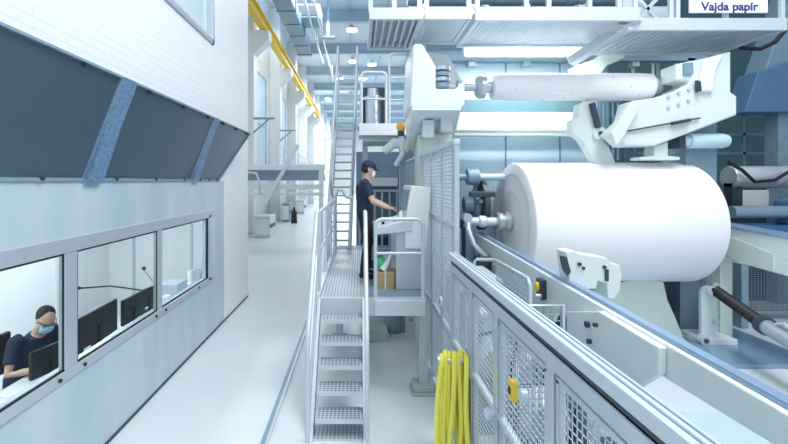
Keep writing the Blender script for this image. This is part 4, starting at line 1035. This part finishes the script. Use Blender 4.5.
t = thing('paper_sheet_panel', (8.3, 9.2, 2), 'bright white panel framed in dark steel below the silver roller', 'panel')
a, b = W(740, 190, 9.2), W(774, 206, 9.2)
MB().box(a.x, b.x, 9.2, 9.25, b.z, a.z).box(b.x+.15, b.x+.9, 9.2, 9.25, b.z, a.z).build('white_panel', 'paper', t)
MB().box(a.x-.15, b.x+1.2, 9.26, 9.4, 0, a.z+.15).build('dark_frame', 'dark', t)
t = thing('blue_machine_bench', (7.8, 7.6, 0), 'blue steel bench with rounded shaft at the right edge behind the pale beam', 'bench')
a = W(731, 212, 7.6)
MB().cyl((a.x, 7.6, a.z), (a.x+1.2, 7.6, a.z), .11, n=24).build('shaft', 'bluegrey', t)
MB().box(a.x+1.0, a.x+2.0, 7.4, 7.85, 1.85, 2.3).build('blue_block', 'blue', t, .04)
MB().box(a.x, a.x+2.4, 7.35, 7.9, 1.7, 1.85).build('bench_top', 'deepblue', t, .01)
for x in (a.x+.1, a.x+2.2): MB().box(x, x+.12, 7.5, 7.7, 0, 1.7).build('leg', 'bluegrey', t)
t = thing('blue_cylinder', (6, 7.4, 3.2), 'pale blue horizontal cylinder with rounded end under the right casting arm', 'cylinder')
a = W(681, 141, 6.7)
MB().lathe((a.x, 6.7, a.z), (1, 0, 0), [(0, 0), (0, .08), (.1, .08), (.11, .12), (.65, .12), (.72, .10), (.76, .05), (.77, 0)], 24).build('cylinder_body', 'pale', t)
MB().box(a.x-.1, a.x+.0, 6.6, 6.85, a.z-.12, a.z+.12).build('end_plate', 'dark', t)
MB().box(5.4, 6.25, 7.35, 7.5, 1.3, a.z-.1).build('back_plate', 'bluegrey', t, .01)
t = thing('rear_platform_railing', (7.5, 10, 3), 'thin grey railing in the dim area behind the right casting', 'railing')
for x in (6.6, 7.4, 8.3, 9.2, 10.1): MB().box(x-.03, x+.03, 10, 10.06, 3.0, 4.2).build('post', 'bluegrey', t)
for z in (3.3, 3.75, 4.2): MB().box(6.6, 10.1, 10, 10.05, z-.03, z+.03).build('rail', 'bluegrey', t)
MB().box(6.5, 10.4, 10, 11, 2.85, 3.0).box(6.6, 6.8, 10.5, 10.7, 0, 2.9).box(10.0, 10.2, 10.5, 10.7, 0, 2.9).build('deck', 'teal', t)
for i, (px0, px1, Y, w) in enumerate(((633, 653, 8.6, 'left one'), (658, 676, 8.8, 'right one'))):
    a = W(px0, 84, Y); b = W(px1, 61, Y)
    t = thing('small_guard_loop', (a.x, Y, 4), 'small rounded grey guard loop behind the upper spool, '+w, 'guard rail', 'guard loops behind the spool')
    MB().tube(loop_pts((a.x, Y, 0), (b.x, Y, 0), 4.0, b.z), .03).build('loop', 'rail', t)
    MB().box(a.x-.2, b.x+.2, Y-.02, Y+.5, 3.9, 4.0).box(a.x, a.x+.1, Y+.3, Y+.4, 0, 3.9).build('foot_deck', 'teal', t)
# machinery above the walkways
t = thing('overhead_duct_bank', (3.2, 8.5, 5.3), 'bank of grey round ducts and pipes above the wide walkway', 'ducts')
for i, (z, r, mm, y) in enumerate(((5.75, .28, 'alu', 8.2), (6.4, .2, 'bluegrey', 8.5), (5.5, .08, 'rail', 7.8))):
    MB().lathe((1.0, y, z), (1, 0, 0), [(0, 0), (0, r), (1.4, r), (1.4, r+.03), (1.5, r+.03), (1.5, r), (3.2, r), (3.2, r+.03), (3.3, r+.03), (3.3, r), (5.0, r), (5.0, 0)], 24).build('duct', mm, t)
m = MB()
for x in (1.3, 2.3, 3.4, 4.6, 5.6): m.box(x-.07, x+.07, 8.45, 8.6, 4.95, 8.5)
m.build('upright', 'alu', t)
MB().box(1.0, 7.0, 8.4, 8.6, 5.05, 5.25).box(1.6, 1.75, 8.4, 8.6, 0, 5.1).box(6.6, 6.75, 8.4, 8.6, 0, 5.1).build('support_beam', 'bluegrey', t)
t = thing('black_cable', (6.8, 7.6, 4.2), 'black cable sagging beneath the rightmost walkway', 'cable')
MB().tube([W(736, 30, 7.4), W(742, 48, 7.6), W(760, 49, 7.7), W(775, 42, 7.7), W(790, 24, 7.7), W(800, 10, 7.7)], .04).build('cable', 'black', t)

# ------------------------------------------------------------------ lights, world, camera
w = bpy.data.worlds.new('World'); S.world = w; w.use_nodes = True
bg = w.node_tree.nodes['Background']; bg.inputs[0].default_value = (.80, .90, 1., 1); bg.inputs[1].default_value = .80
def area(name, loc, size, power, rot=(0, 0, 0), col=(.93, .97, 1.), sy=None):
    l = bpy.data.lights.new(name, 'AREA'); l.energy = power; l.size = size; l.color = col
    if sy: l.shape = 'RECTANGLE'; l.size_y = sy
    o = bpy.data.objects.new(name, l); COL.objects.link(o); o.location = loc; o.rotation_euler = rot
    return o
area('hall_light', (-2.5, 24, 13), 5, 700)
area('hall_light_far', (-1, 38, 13), 6, 1200)
area('hall_light_farther', (-1, 55, 13), 8, 2200)
area('hall_light_end', (0, 75, 13), 8, 3000)
area('hall_light_near', (4.0, 2.5, 11), 4, 880, rot=(0, .5, 0))
area('hall_light_machine', (3.5, -1.0, 9), 4, 230, rot=(.45, 0, 0))
area('fixture_light', (3.0, 7.27, 4.84), 2.0, 60, rot=(.6, 0, 0), sy=.1)
area('office_light', (-4.1, 3.2, 2.45), .5, 26, sy=1.1)
area('office_light_far', (-4.1, 6.6, 2.45), .5, 36, sy=1.1)

cam = bpy.data.cameras.new('camera'); co = bpy.data.objects.new('camera', cam); COL.objects.link(co)
co.location = (0, 0, H); co.rotation_euler = (PI/2, 0, 0)
cam.sensor_width = 36; cam.lens = 36*F/788; cam.shift_x = (394-VX)/788; cam.shift_y = -(222-VY)/788; cam.clip_end = 300; cam.clip_start = .05
S.camera = co
S.view_settings.view_transform = 'Standard'; S.view_settings.look = 'None'; S.view_settings.gamma = 1; S.view_settings.use_curve_mapping = False
S.view_settings.exposure = 0.0
